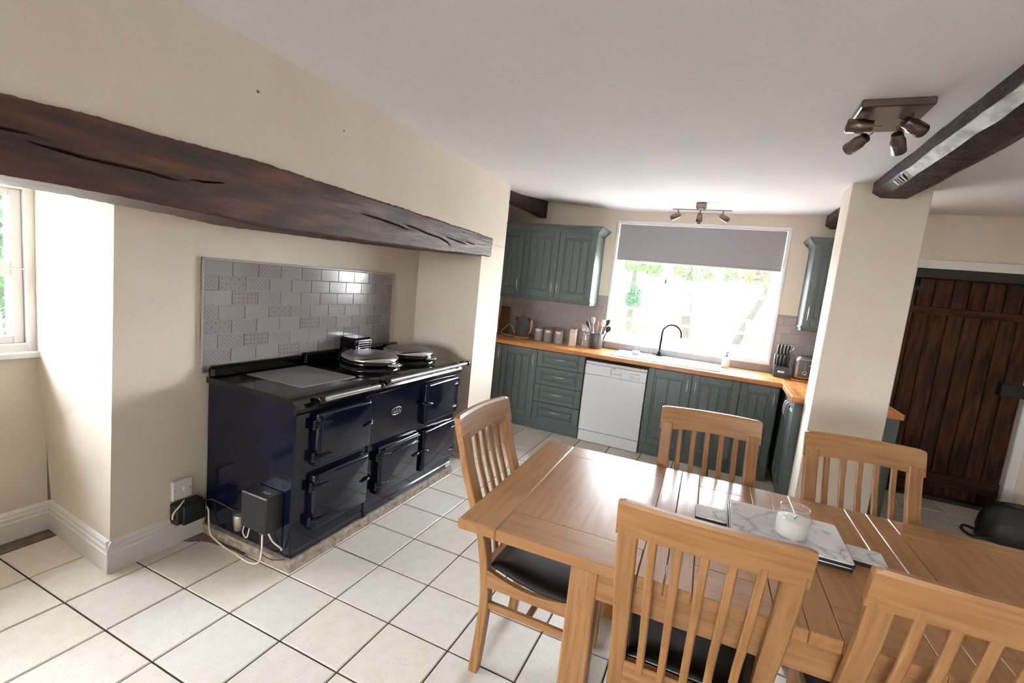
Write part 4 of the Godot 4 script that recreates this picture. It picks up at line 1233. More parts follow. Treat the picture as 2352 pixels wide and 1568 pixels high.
func stave_material(along_x: bool) -> StandardMaterial3D:
	# oak staves glued edge to edge: colour of each stave with fine grain
	var W := 512
	var im := Image.create(W, W, false, Image.FORMAT_RGB8)
	var rng := RandomNumberGenerator.new(); rng.seed = 17
	var n := FastNoiseLite.new(); n.seed = 3; n.frequency = 0.02; n.fractal_octaves = 4
	var rows := 12
	var tone := []
	for r in rows:
		var t := []
		for i in 5: t.append([rng.randf(), rng.randf()])
		tone.append(t)
	for y in W:
		var r := y * rows / W
		var sh: float = tone[r][4][0]
		for x in W:
			var fx := fmod(float(x) / W + sh, 1.0)
			var k := int(fx * 4.0)
			var t: float = tone[r][k][0]
			var g := n.get_noise_2d(x * 0.7 + t * 900.0, y * 6.0) * 0.5 + 0.5
			var c := Color(0.60, 0.38, 0.20).lerp(Color(0.79, 0.55, 0.32), clampf(t * 0.75 + g * 0.35, 0, 1))
			im.set_pixel(x, y, c)
	var m := StandardMaterial3D.new()
	m.albedo_texture = ImageTexture.create_from_image(im)
	m.roughness = 0.24
	m.uv1_triplanar = true
	m.uv1_scale = V(0.7, 2.2, 2.2) if along_x else V(2.2, 2.2, 0.7)
	if not along_x:
		# turn the staves along the peninsula
		var t := im.duplicate() as Image
		t.rotate_90(CLOCKWISE)
		m.albedo_texture = ImageTexture.create_from_image(t)
	return m
func wall_unit(label: String, x0: float, x1: float, doors: Array, end_low: bool, end_high: bool) -> void:
	var u := thing("wall_cupboard", label, "cupboard", V((x0 + x1) / 2, 1.345, -3.9), "slate green wall cupboards")
	var y0 := 1.385; var y1 := 2.085
	part("carcass", MB.new().bbox(V(x0 + 0.001, y0, -4.048), V(x1 - 0.001, y1 + 0.01, -3.741), 0.002), M.green, u)
	for d in doors:
		var dr := part("door", panel_door(V(d[0] + 0.002, y0 + 0.001, -3.741), V(1, 0, 0), d[1] - d[0] - 0.004, y1 - y0 - 0.002, V(0, 0, 1), 3), M.green, u)
		part("handle", bow_handle(V(d[2], 1.50, -3.72), V(0, 1, 0), V(0, 0, 1)), M.nickel, dr, "bowed satin nickel handle")
	# cornice: a coved moulding, and a light pelmet below, mitred round the free end
	var prof := [Vector2(0.0, 2.083), Vector2(0.006, 2.083), Vector2(0.012, 2.098), Vector2(0.028, 2.118), Vector2(0.048, 2.132), Vector2(0.05, 2.140), Vector2(0.056, 2.142), Vector2(0.056, 2.152), Vector2(0.0, 2.152)]
	var pel := [Vector2(-0.02, 1.387), Vector2(0.004, 1.387), Vector2(0.006, 1.375), Vector2(0.0, 1.366), Vector2(-0.004, 1.352), Vector2(0.002, 1.345), Vector2(-0.02, 1.345)]
	for q in [["cornice", prof], ["pelmet", pel]]:
		var m := MB.new()
		var ra := []; var rb := []; var rc := []; var rd := []
		for p in q[1]:
			var xl: float = x0 - (p.x if end_low else 0.0)
			var xr: float = x1 + (p.x if end_high else 0.0)
			ra.append(V(xl, p.y, -3.72 + p.x)); rb.append(V(xr, p.y, -3.72 + p.x))
			rc.append(V(x1 + p.x, p.y, -4.048)); rd.append(V(x0 - p.x, p.y, -4.048))
		m.loft([rb, ra] if q[0] == "pelmet" else [ra, rb], true)
		if end_high: m.loft([rb, rc] if q[0] == "cornice" else [rc, rb], true)
		if end_low: m.loft([rd, ra] if q[0] == "cornice" else [ra, rd], true)
		part(q[0], m, M.green, u)

func build_wall_tiles() -> void:
	var s := thing("tiled_upstand", "plain grey brick tiles on the wall round the kitchen worktop", "splashback", V(2.0, 0.895, ZB))
	part("grout_bed", MB.new().box(V(-0.008, 0.896, ZB + 0.0002), V(1.247, 1.462, ZB + 0.0072)), paint(hexc("b3aaa6"), 0.8), s)
	part("grout_bed", MB.new().box(V(2.887, 0.896, ZB + 0.0002), V(3.75, 1.462, ZB + 0.0072)), paint(hexc("b3aaa6"), 0.8), s)
	part("grout_bed", MB.new().box(V(1.247, 0.896, ZB + 0.0002), V(2.887, 0.965, ZB + 0.0072)), paint(hexc("b3aaa6"), 0.8), s)
	var mats := []
	for h in ["938a88", "978e8c", "8f8684"]:
		var m := paint(hexc(h), 0.16)
		mats.append(m)
	var rng := RandomNumberGenerator.new(); rng.seed = 12
	var tw := 0.150; var rh := 0.0775; var g := 0.003
	var cache := {}
	var zones := [[-0.008, 1.246], [2.888, 3.75]]
	for r in 8:
		var y := 0.898 + r * rh
		var y1 := minf(y + rh - g, 1.461)
		if y1 - y < 0.012: continue
		for k in range(-1, 27):
			var x0 := -0.06 + k * tw + (tw * 0.5 if r % 2 else 0.0)
			var x1 := x0 + tw - g
			var pieces := []
			for z in zones:
				var a := maxf(x0, z[0]); var b := minf(x1, z[1])
				if b - a > 0.012: pieces.append([a, b, y, y1])
			if r == 0:
				var a := maxf(x0, 1.249); var b := minf(x1, 2.885)
				if b - a > 0.012: pieces.append([a, b, y, 0.9635])
			for p in pieces:
				var key := "%.3f/%.3f" % [p[1] - p[0], p[3] - p[2]]
				if not cache.has(key): cache[key] = brick_tile(p[1] - p[0], p[3] - p[2], 0.008).mesh()
				var o := part("tile", cache[key], mats[rng.randi_range(0, 2)], s)
				o.position = V(p[0], p[2], ZB + 0.001) - s.position

func rrect(x0: float, x1: float, z0: float, z1: float, r: float, y: float, n := 6) -> Array:
	# counter-clockwise seen from above (x right, z towards the viewer)
	var out := []
	for c in [[x1 - r, z1 - r, 0.0], [x1 - r, z0 + r, 1.0], [x0 + r, z0 + r, 2.0], [x0 + r, z1 - r, 3.0]]:
		for k in n + 1:
			var a: float = -PI / 2 + (c[2] + float(k) / n) * PI / 2
			out.append(V(c[0] + cos(a) * r, y, c[1] - sin(a) * r))
	return out
func rings_to(m: MB, rings: Array, cap_top := true, cap_bottom := false) -> void:
	m.smooth(8)
	for i in rings.size() - 1:
		var s: int = rings[i].size()
		for k in s:
			var l := (k + 1) % s
			m.quad(rings[i][k], rings[i][l], rings[i + 1][l], rings[i + 1][k])
	m.flat()
	var t: Array = rings[rings.size() - 1]
	if cap_top:
		for k in range(1, t.size() - 1): m.tri(t[0], t[k], t[k + 1])
	var b: Array = rings[0]
	if cap_bottom:
		for k in range(1, b.size() - 1): m.tri(b[0], b[k + 1], b[k])
func build_sink() -> void:
	var s := thing("kitchen_sink", "white ceramic inset sink with ribbed drainer under the window", "sink", V(1.95, 0.895, -3.76))
	var m := MB.new()
	var a := 1.448; var b := 2.468; var z0 := -4.015; var z1 := -3.512
	var bx := [2.00, 2.425, -3.925, -3.575]
	var rs := [rrect(a, b, z0, z1, 0.06, 0.894), rrect(a, b, z0, z1, 0.06, 0.902), rrect(a + 0.006, b - 0.006, z0 + 0.006, z1 - 0.006, 0.055, 0.908), rrect(a + 0.022, b - 0.022, z0 + 0.022, z1 - 0.022, 0.05, 0.907), rrect(bx[0], bx[1], bx[2], bx[3], 0.05, 0.905), rrect(bx[0] + 0.008, bx[1] - 0.008, bx[2] + 0.008, bx[3] - 0.008, 0.05, 0.897), rrect(bx[0] + 0.02, bx[1] - 0.02, bx[2] + 0.02, bx[3] - 0.02, 0.05, 0.76), rrect(bx[0] + 0.05, bx[1] - 0.05, bx[2] + 0.05, bx[3] - 0.05, 0.05, 0.745)]
	rings_to(m, rs, true)
	part("bowl", m, M.ceramic, s)
	for i in 7:
		var z := -3.62 - i * 0.042
		part("drainer_rib", MB.new().tube([V(1.52, 0.9055, z), V(1.94, 0.9055, z)], 0.0045, 8), M.ceramic, s)
	part("waste", MB.new().lathe([Vector2(0, 0), Vector2(0.04, 0), Vector2(0.038, 0.004), Vector2(0, 0.002)], V(2.21, 0.7455, -3.75), 20), M.chrome, s)
	var t := thing("kitchen_tap", "dark chrome swan neck mixer tap with side lever behind the sink", "tap", V(1.865, 0.905, -3.965))
	var o := V(1.865, 0.905, -3.965)
	part("base", MB.new().lathe([Vector2(0, 0), Vector2(0.034, 0), Vector2(0.03, 0.008), Vector2(0.022, 0.03), Vector2(0.014, 0.055), Vector2(0, 0.06)], o, 20), M.dark_chrome, t)
	var pts := [o + V(0, 0.05, 0), o + V(0.0, 0.12, 0), o + V(0.002, 0.20, 0)]
	for i in range(1, 15):
		var an := PI - PI * i / 14.0 * 1.06
		pts.append(o + V(0.097 + cos(an) * 0.095, 0.235 + sin(an) * 0.10, 0.02 * i / 14.0))
	part("spout", MB.new().tube(pts, 0.0105, 12), M.dark_chrome, t)
	var lv := MB.new()
	lv.tube([o + V(-0.045, 0.012, 0.01), o + V(0.045, 0.012, 0.01)], 0.007, 8)
	lv.lathe([Vector2(0, 0), Vector2(0.012, 0), Vector2(0.010, 0.012), Vector2(0, 0.012)], o + V(-0.052, 0.008, 0.01), 10)
	lv.lathe([Vector2(0, 0), Vector2(0.012, 0), Vector2(0.010, 0.012), Vector2(0, 0.012)], o + V(0.052, 0.008, 0.01), 10)
	part("lever", lv, M.dark_chrome, t)

func build_worktop_things() -> void:
	var Y := 0.8955
	# kettle
	var k := thing("kettle", "slate grey kettle with wooden handle and base on the worktop", "kettle", V(0.375, Y, -3.80))
	var o := k.position
	part("base", MB.new().lathe([Vector2(0, 0), Vector2(0.083, 0), Vector2(0.085, 0.008), Vector2(0.082, 0.022), Vector2(0.0, 0.022)], o, 32), M.copper_wood, k, "pale wooden base ring")
	part("body", MB.new().lathe([Vector2(0, 0.022), Vector2(0.078, 0.022), Vector2(0.080, 0.03), Vector2(0.074, 0.10), Vector2(0.066, 0.18), Vector2(0.062, 0.225), Vector2(0.058, 0.23), Vector2(0.0, 0.231)], o, 32), M.slate, k)
	part("lid", MB.new().lathe([Vector2(0, 0.231), Vector2(0.05, 0.231), Vector2(0.048, 0.238), Vector2(0.012, 0.240), Vector2(0.012, 0.252), Vector2(0, 0.254)], o, 24), M.slate, k)
	part("spout", MB.new().hull8([o + V(-0.085, 0.20, -0.012), o + V(-0.055, 0.185, -0.022), o + V(-0.055, 0.229, -0.022), o + V(-0.088, 0.229, -0.012), o + V(-0.085, 0.20, 0.012), o + V(-0.055, 0.185, 0.022), o + V(-0.055, 0.229, 0.022), o + V(-0.088, 0.229, 0.012)], 0.003), M.slate, k)
	var hd := part("handle", MB.new().tube([o + V(0.112, 0.215, 0.02), o + V(0.116, 0.15, 0.02), o + V(0.112, 0.09, 0.02), o + V(0.075, 0.055, 0.012)], [0.012, 0.012, 0.011, 0.008], 10), M.copper_wood, k, "pale wooden handle")
	part("handle_arm", MB.new().tube([o + V(0.05, 0.218, 0.01), o + V(0.112, 0.217, 0.02)], 0.011, 8), M.slate, hd)
	part("cord", MB.new().tube(bez([V(0.30, Y + 0.005, -3.83), V(0.25, Y + 0.05, -3.87), V(0.17, Y + 0.125, -3.93), V(0.11, Y + 0.09, -3.95), V(0.055, Y + 0.02, -3.93), V(0.12, Y + 0.005, -3.89), V(0.24, Y + 0.006, -3.85)], 40), 0.004, 8), M.cable, k, "cream looping cord")
	single("chopping_board", MB.new().hull8([V(-0.005, Y, -3.985), V(0.115, Y, -3.985), V(0.105, Y + 0.32, -4.036), V(-0.005, Y + 0.32, -4.036), V(-0.005, Y + 0.004, -3.965), V(0.115, Y + 0.004, -3.965), V(0.105, Y + 0.322, -4.018), V(-0.005, Y + 0.322, -4.018)], 0.004), M.dark_wood, "brown wooden board propped against the grey tiles", "board")
	# canisters
	var marks := ["TEA", "COFFEE", "SUGAR"]
	var x := [0.578, 0.690, 0.812]
	var lab := ["grey tin canister with wooden lid standing next to the kettle", "grey tin canister with wooden lid between two matching canisters", "grey tin canister with wooden lid standing next to the carton"]
	for i in 3:
		var c := thing("canister", lab[i], "canister", V(x[i], Y, -3.80), "storage canisters")
		var p := c.position
		part("body", MB.new().lathe([Vector2(0, 0), Vector2(0.044, 0), Vector2(0.046, 0.004), Vector2(0.046, 0.138), Vector2(0.044, 0.142), Vector2(0, 0.142)], p, 32), M.grey_can, c)
		part("lid", MB.new().lathe([Vector2(0, 0.142), Vector2(0.046, 0.142), Vector2(0.047, 0.146), Vector2(0.047, 0.156), Vector2(0.045, 0.158), Vector2(0, 0.158)], p, 32), M.dark_wood, c, "thin wooden lid")
		var lb := MB.new()
		for q in 6:
			var a0 := lerpf(0.85, 2.0, q / 6.0); var a1 := lerpf(0.85, 2.0, (q + 1) / 6.0)
			lb.quad(p + V(cos(a1) * 0.0468, 0.108, sin(a1) * 0.0468), p + V(cos(a0) * 0.0468, 0.108, sin(a0) * 0.0468), p + V(cos(a0) * 0.0468, 0.130, sin(a0) * 0.0468), p + V(cos(a1) * 0.0468, 0.130, sin(a1) * 0.0468))
		part("paper_label", lb, M.plastic_white, c)
	# carton with folded top
	var ct := thing("carton", "small beige paper carton with an open folded top", "carton", V(0.975, Y, -3.80))
	var cp := ct.position
	part("box", MB.new().bbox(cp + V(-0.032, 0, -0.03), cp + V(0.032, 0.145, 0.03), 0.003), M.card, ct)
	part("gable", MB.new().prism(PackedVector2Array([Vector2(-0.03, 0.145), Vector2(0.03, 0.145), Vector2(0.004, 0.175), Vector2(-0.004, 0.175)]), cp + V(-0.032, 0, 0), V(0, 0, 1), V(0, 1, 0), V(0.064, 0, 0)), M.card, ct)
	part("spout_flap", MB.new().hull8([cp + V(0.02, 0.15, 0.0), cp + V(0.04, 0.15, 0.0), cp + V(0.044, 0.185, 0.0), cp + V(0.026, 0.185, 0.0), cp + V(0.02, 0.15, 0.006), cp + V(0.04, 0.15, 0.006), cp + V(0.044, 0.185, 0.006), cp + V(0.026, 0.185, 0.006)], 0.001), M.white, ct)
	# glass jug
	var gj := thing("glass_jug", "clear glass jug beside the utensil pot", "jug", V(1.098, Y, -3.87))
	part("vessel", MB.new().lathe([Vector2(0, 0.002), Vector2(0.040, 0.002), Vector2(0.043, 0.01), Vector2(0.043, 0.10), Vector2(0.036, 0.13), Vector2(0.038, 0.15), Vector2(0.0355, 0.15), Vector2(0.034, 0.13), Vector2(0.040, 0.10), Vector2(0.040, 0.012), Vector2(0, 0.010)], gj.position, 28), M.glass, gj)
	# utensil pot
	var up := thing("utensil_pot", "dark grey pot for cooking utensils by the window", "pot", V(1.215, Y, -3.88))
	var u := up.position
	part("pot", MB.new().lathe([Vector2(0, 0), Vector2(0.060, 0), Vector2(0.063, 0.004), Vector2(0.069, 0.16), Vector2(0.067, 0.163), Vector2(0.064, 0.16), Vector2(0.058, 0.012), Vector2(0, 0.012)], u, 32), M.pot, up)
	var tools := [["serving_spoon", "pale grey serving spoon standing in the utensil pot", V(-0.03, 0.02, 0.0), V(-0.055, 0.27, 0.02), M.appliance_dark, 0.026],
		["spatula", "white spatula standing in the utensil pot", V(0.02, 0.02, 0.02), V(0.055, 0.255, 0.03), M.white_gloss, 0.028],
		["black_ladle", "black ladle leaning out of the utensil pot", V(0.03, 0.02, -0.02), V(0.105, 0.20, 0.0), M.black, 0.032],
		["fish_slice", "black slotted slice leaning from the utensil pot", V(-0.02, 0.02, -0.02), V(-0.105, 0.225, -0.01), M.black, 0.022],
		["wooden_spoon", "wooden spoon handle standing in the utensil pot", V(0.0, 0.02, 0.02), V(0.0, 0.235, 0.035), M.copper_wood, 0.014],
		["pasta_server", "black pasta server with prongs over the utensil pot", V(0.0, 0.02, -0.03), V(0.085, 0.265, -0.03), M.black, 0.024]]
	for t in tools:
		var q := thing(t[0], t[1], "utensil", u, "utensils in the pot")
		var a: Vector3 = u + t[2]; var b: Vector3 = u + t[3]
		part("stem", MB.new().tube([a, a.lerp(b, 0.7), b], 0.005, 8), t[4], q)
		var d := (b - a).normalized()
		var hm := MB.new()
		hm.tube([b - d * 0.02, b + d * 0.005, b + d * 0.035, b + d * 0.06], [0.004, t[5] * 0.75, t[5], t[5] * 0.5], 10)
		if t[0] == "pasta_server":
			for i in 5: hm.tube([b + d * 0.03 + V(0, 0, -0.02 + i * 0.01), b + d * 0.05 + V(0.03, 0.005, -0.024 + i * 0.012)], 0.004, 6)
		part("blade", hm, t[4], q)
	# double socket on the tiles
	var ds := thing("double_socket", "chrome double socket on the grey tiles behind the glass jug", "socket", V(1.05, 1.085, ZB))
	part("plate", MB.new().bbox(V(0.990, 1.040, ZB + 0.007), V(1.100, 1.122, ZB + 0.017), 0.003), M.steel, ds)
	for xx in [1.02, 1.07]: part("outlet", MB.new().bbox(V(xx - 0.018, 1.048, ZB + 0.016), V(xx + 0.018, 1.085, ZB + 0.019), 0.002), M.plastic_white, ds)
	# soap pump
	var sp := thing("soap_dispenser", "white soap dispenser with a black pump by the sink", "dispenser", V(2.50, Y, -3.94))
	var s := sp.position
	part("bottle", MB.new().lathe([Vector2(0, 0), Vector2(0.034, 0), Vector2(0.036, 0.004), Vector2(0.036, 0.095), Vector2(0.028, 0.108), Vector2(0, 0.11)], s, 24), M.white_gloss, sp)
	part("pump", MB.new().lathe([Vector2(0, 0.108), Vector2(0.013, 0.108), Vector2(0.013, 0.12), Vector2(0.005, 0.122), Vector2(0.005, 0.15), Vector2(0, 0.152)], s, 14).tube([s + V(0, 0.148, 0), s + V(0.01, 0.15, 0.025)], 0.005, 8), M.black, sp)
	var sc := thing("scrubbing_sponge", "white scrubbing sponge with blue stripes on the sink drainer", "sponge", V(1.66, 0.91, -3.78))
	part("pad", MB.new().bbox(V(1.62, 0.910, -3.80), V(1.70, 0.945, -3.75), 0.008), M.white, sc)
	for i in 3: part("stripe", MB.new().bbox(V(1.630 + i * 0.024, 0.911, -3.803), V(1.638 + i * 0.024, 0.9455, -3.747), 0.002), paint(hexc("7fa6b4"), 0.7), sc)
	# knife block: slanted body with front step
	var kb := thing("knife_block", "black knife block filled with black handled knives", "knife block", V(2.965, Y, -3.87))
	var b := kb.position
	part("block", MB.new().prism(PackedVector2Array([Vector2(0.075, 0), Vector2(-0.085, 0), Vector2(-0.125, 0.185), Vector2(-0.045, 0.215), Vector2(0.02, 0.11), Vector2(0.075, 0.10)]), b + V(-0.058, 0, 0), V(0, 0, 1), V(0, 1, 0), V(0.116, 0, 0)), M.black, kb)
	part("maker_plate", MB.new().bbox(b + V(-0.03, 0.045, 0.0745), b + V(0.025, 0.062, 0.0765), 0.0005), M.steel, kb)
	var kn := 0
	var kth := ["first", "second", "third", "fourth"]
	for row in 2:
		for i in 4:
			var x0 := -0.042 + i * 0.028
			var q := thing("knife", "black handled %s knife, %s from the window in the %s row of the knife block" % [["steak", "kitchen"][row], kth[i], ["lower", "upper"][row]], "knife", b + V(x0, 0.1, 0), "knives in the block")
			var base: Vector3 = b + (V(x0, 0.115, 0.045) if row == 0 else V(x0, 0.165, -0.03))
			var dir := V(0, 0.90, 0.28 - 0.10 * row).normalized()
			var ln: float = 0.095 if row == 0 else 0.135
			part("handle", MB.new().tube([base - dir * 0.02, base + dir * 0.02, base + dir * ln * 0.8, base + dir * ln], [0.008, 0.010, 0.011, 0.007], 8), M.black, q)
			part("bolster", MB.new().tube([base - dir * 0.03, base - dir * 0.012], 0.0085, 8), M.chrome, q)
			for e in [0.35, 0.75]: part("rivet", MB.new().lathe([Vector2(0, 0), Vector2(0.003, 0), Vector2(0, 0.002)], base + dir * ln * e + V(0, 0, 0.0098), 8, V(0, 0, 1)), M.chrome, q)
	single("kitchen_scissors", MB.new().tube(ring_pts(b + V(0.062, 0.275, -0.03), 0.022), 0.005, 8, false).tube([b + V(0.055, 0.16, -0.04), b + V(0.06, 0.25, -0.032)], 0.006, 8), M.chrome, "chrome looped kitchen scissors beside the knives", "scissors")
	# toaster on a board
	single("bread_board", MB.new().bbox(V(3.045, Y, -3.97), V(3.42, Y + 0.014, -3.72), 0.004), M.copper_wood, "thin pale board under the toaster", "board")
	var tt := thing("toaster", "brushed grey toaster with wooden base band and round dial", "toaster", V(3.18, Y + 0.014, -3.85))
	var ty := Y + 0.022
	var tr := []
	for st in [[0.0, 0.004], [0.01, 0.0], [0.135, 0.0], [0.165, 0.010], [0.178, 0.035]]:
		tr.append(rrect(3.065 + st[1], 3.36 - st[1], -3.94 + st[1], -3.755 - st[1], 0.03, ty + 0.02 + st[0]))
	var tm := MB.new(); rings_to(tm, tr)
	part("shell", tm, M.steel, tt)
	part("base_band", MB.new().bbox(V(3.07, ty, -3.935), V(3.355, ty + 0.022, -3.758), 0.008), M.copper_wood, tt, "wooden base band")
	part("front_plate", MB.new().bbox(V(3.088, ty + 0.026, -3.757), V(3.34, ty + 0.165, -3.7505), 0.004), paint(hexc("4b4a4c"), 0.4, 0.4), tt)
	part("dial", MB.new().lathe([Vector2(0.009, 0), Vector2(0.018, 0), Vector2(0.017, 0.008), Vector2(0.011, 0.009), Vector2(0.009, 0.004)], V(3.14, ty + 0.055, -3.7505), 24, V(0, 0, 1)), M.chrome, tt)
	for i in 3: part("button", MB.new().lathe([Vector2(0, 0), Vector2(0.006, 0), Vector2(0.005, 0.004), Vector2(0, 0.004)], V(3.14, ty + 0.092 + i * 0.02, -3.7505), 12, V(0, 0, 1)), M.chrome, tt)
	part("lever_slot", MB.new().bbox(V(3.172, ty + 0.04, -3.7508), V(3.176, ty + 0.15, -3.7492), 0.0005), M.black, tt)
	part("lever", MB.new().lathe([Vector2(0, 0), Vector2(0.009, 0), Vector2(0.008, 0.016), Vector2(0, 0.017)], V(3.174, ty + 0.125, -3.750), 14, V(0, 0, 1)), M.chrome, tt)
	for z in [-3.885, -3.815]: part("bread_slot", MB.new().bbox(V(3.10, ty + 0.1975, z - 0.014), V(3.33, ty + 0.1992, z + 0.014), 0.0005), M.black, tt)
func ring_pts(c: Vector3, r: float) -> Array:
	var out := []
	for i in 21: out.append(c + V(cos(TAU * i / 20.0) * r, sin(TAU * i / 20.0) * r, 0))
	return out

# ---------------------------------------------------------------- ceiling spots
func spot_head(parent: Node, joint: Vector3, dir: Vector3, length := 0.088, r := 0.027) -> void:
	var d := dir.normalized()
	var tail := joint - d * length * 0.30
	var h := part("lamp_head", MB.new().lathe([Vector2(0, 0), Vector2(r * 0.72, 0), Vector2(r * 0.78, 0.004), Vector2(r * 0.8, length * 0.22), Vector2(r, length * 0.38), Vector2(r, length), Vector2(r * 0.86, length), Vector2(r * 0.84, length * 0.75), Vector2(0, length * 0.7)], tail, 28, d), M.bronze, parent, "brushed metal spot head")
	part("aim_rod", MB.new().tube([tail - d * 0.03, tail + d * 0.01], 0.0022, 6), M.bronze, h)
	part("bulb_face", MB.new().lathe([Vector2(0, 0), Vector2(r * 0.8, 0), Vector2(r * 0.7, 0.004), Vector2(0, 0.006)], tail + d * length * 0.72, 20, d), paint(hexc("b9b4ae"), 0.25), h)
	var s := V(0, 0, 1).cross(d).normalized() if absf(d.z) < 0.9 else V(0, 1, 0)
	for e in [0.5, 0.62]: part("screw", MB.new().lathe([Vector2(0, 0), Vector2(0.004, 0), Vector2(0.003, 0.006), Vector2(0, 0.006)], tail + d * length * e + V(0, -r, 0), 8, V(0, -1, 0)), M.chrome, h)
func build_lights() -> void:
	var a := thing("ceiling_spotlight", "square ceiling spotlight plate with four bronze spot heads near the beam", "spotlight", V(2.90, 2.34, -1.30), "ceiling spotlights")
	part("plate", MB.new().bbox(V(2.775, 2.312, -1.452), V(3.005, 2.3425, -1.150), 0.004), M.bronze, a)
	var heads := [[V(2.812, 2.27, -1.235), V(-1.0, 0.05, -0.06)], [V(2.835, 2.262, -1.40), V(-0.55, -0.35, -0.75)], [V(2.958, 2.258, -1.375), V(0.35, -0.62, -0.70)], [V(2.955, 2.268, -1.225), V(0.80, -0.25, -0.52)]]
	for h in heads:
		part("stem", MB.new().tube([V(h[0].x, 2.314, h[0].z), h[0]], 0.006, 8), M.bronze, a)
		spot_head(a, h[0], h[1])
	var b := thing("spotlight_bar", "slim ceiling spotlight bar with three bronze heads over the sink", "spotlight", V(2.10, 2.36, -3.42), "ceiling spotlights")
	part("plate", MB.new().bbox(V(2.06, 2.315, -3.455), V(2.145, 2.352, -3.375), 0.003), M.bronze, b)
	part("bar", MB.new().bbox(V(1.868, 2.297, -3.421), V(2.352, 2.305, -3.409), 0.001), M.bronze, b)
	for q in [V(2.075, 2.31, -3.415), V(2.13, 2.31, -3.415)]: part("bar_clip", MB.new().bbox(q + V(-0.006, -0.012, -0.008), q + V(0.006, 0.008, 0.008), 0.001), M.bronze, b)
	for h in [[1.915, V(-0.85, -0.42, 0.25)], [2.10, V(0.0, -1.0, 0.15)], [2.285, V(0.85, -0.42, 0.15)]]:
		part("stem", MB.new().tube([V(h[0], 2.30, -3.415), V(h[0], 2.252, -3.415)], 0.005, 8), M.bronze, b)
		spot_head(b, V(h[0], 2.245, -3.415), h[1], 0.085, 0.026)

# ---------------------------------------------------------------- table and chairs
const TH := 0.745
func build_table() -> void:
	var t := thing("dining_table", "long oak extending dining table with framed panels and narrow cross planks", "table", V(1.720, 0, -0.161))
	t.rotation.y = deg_to_rad(1.4)
	# local: x along the table from its end, z from the near edge (0) to the far edge (-0.93)
	var W := 0.935
	var y0 := TH - 0.036
	var lb := func(called: String, x0: float, x1: float, z0: float, z1: float, mat: Material, e := 0.0022) -> void:
		local(called, MB.new().bbox(V(x0 + 0.0006, y0, z0 + 0.0006), V(x1 - 0.0006, TH, z1 - 0.0006), e), mat, t)
	lb.call("end_board", 0.0, 0.138, -W, 0.0, M.top_z, 0.006)
	lb.call("end_board", 1.962, 2.1, -W, 0.0, M.top_z, 0.006)
	var sects := [[0.138, 0.572], [0.718, 0.918], [1.064, 1.264], [1.412, 1.962]]
	for s in sects:
		lb.call("border_strip", s[0], s[1], -0.150, 0.0, M.top_x)
		lb.call("border_strip", s[0], s[1], -W, -W + 0.135, M.top_x)
		if s[1] - s[0] > 0.3:
			for k in 4:
				var a := lerpf(s[0], s[1], k / 4.0); var b := lerpf(s[0], s[1], (k + 1) / 4.0)
				local("panel_board", MB.new().box(V(a, y0, -W + 0.135), V(b, TH - 0.0001, -0.150)), M.top_z, t)
		else:
			lb.call("panel_board", s[0], s[1], -W + 0.135, -0.150, M.top_z)
	for p in [[0.572, 0.645], [0.645, 0.718], [0.918, 0.991], [0.991, 1.064], [1.264, 1.338], [1.338, 1.412]]:
		lb.call("cross_plank", p[0], p[1], -W, 0.0, M.top_z)
	# aprons and square legs
	local("apron", MB.new().bbox(V(0.40, y0 - 0.105, -0.062), V(1.70, y0, -0.040), 0.003), M.oak_x, t)
	local("apron", MB.new().bbox(V(0.40, y0 - 0.105, -W + 0.040), V(1.70, y0, -W + 0.062), 0.003), M.oak_x, t)
	local("apron", MB.new().bbox(V(0.40, y0 - 0.105, -W + 0.05), V(0.422, y0, -0.05), 0.003), M.oak_z, t)
	local("apron", MB.new().bbox(V(1.678, y0 - 0.105, -W + 0.05), V(1.70, y0, -0.05), 0.003), M.oak_z, t)
	for q in [[0.378, -0.034], [0.378, -W + 0.119], [1.637, -0.034], [1.637, -W + 0.119]]:
		local("leg", MB.new().bbox(V(q[0], 0, q[1] - 0.085), V(q[0] + 0.085, y0, q[1]), 0.005), M.oak_y, t)
	local("slide_rail", MB.new().bbox(V(0.08, y0 - 0.045, -W + 0.25), V(2.02, y0 - 0.002, -W + 0.28), 0.003), M.oak_x, t)
	local("slide_rail", MB.new().bbox(V(0.08, y0 - 0.045, -0.28), V(2.02, y0 - 0.002, -0.25), 0.003), M.oak_x, t)

# back profile of the chair: height -> set-back of the rear face
const BACK := [[0.0, -0.024], [0.117, -0.012], [0.23, -0.004], [0.30, 0.0], [0.37, -0.003], [0.47, -0.017], [0.57, -0.038], [0.67, -0.079], [0.80, -0.126], [0.915, -0.154], [1.01, -0.175]]
func setback(y: float) -> float:
	for i in BACK.size() - 1:
		if y <= BACK[i + 1][0]:
			var t: float = clampf((y - BACK[i][0]) / (BACK[i + 1][0] - BACK[i][0]), 0, 1)
			return lerpf(BACK[i][1], BACK[i + 1][1], t)
	return -0.175
func upright(x: float, w0: float, w1: float, ya: float, yb: float, d0: float, d1: float, sx: float, bow := 0.0) -> MB:
	# a curved upright following the back; d: depth front to back, sx: spread of x over the height
	var m := MB.new()
	var rings := []
	var N := 22
	for i in N + 1:
		var t := float(i) / N
		var y := lerpf(ya, yb, t)
		var z := (setback(y - 0.02) + setback(y) + setback(y + 0.02)) / 3.0 - bow
		var w := lerpf(w0, w1, t) / 2; var d := lerpf(d0, d1, t)
		var xx := x + sx * t
		var e := 0.004
		rings.append([V(xx - w + e, y, z + d), V(xx - w, y, z + d - e), V(xx - w, y, z + e), V(xx - w + e, y, z), V(xx + w - e, y, z), V(xx + w, y, z + e), V(xx + w, y, z + d - e), V(xx + w - e, y, z + d)])
	for r in rings: r.reverse()
	m.loft(rings, true)
	return m
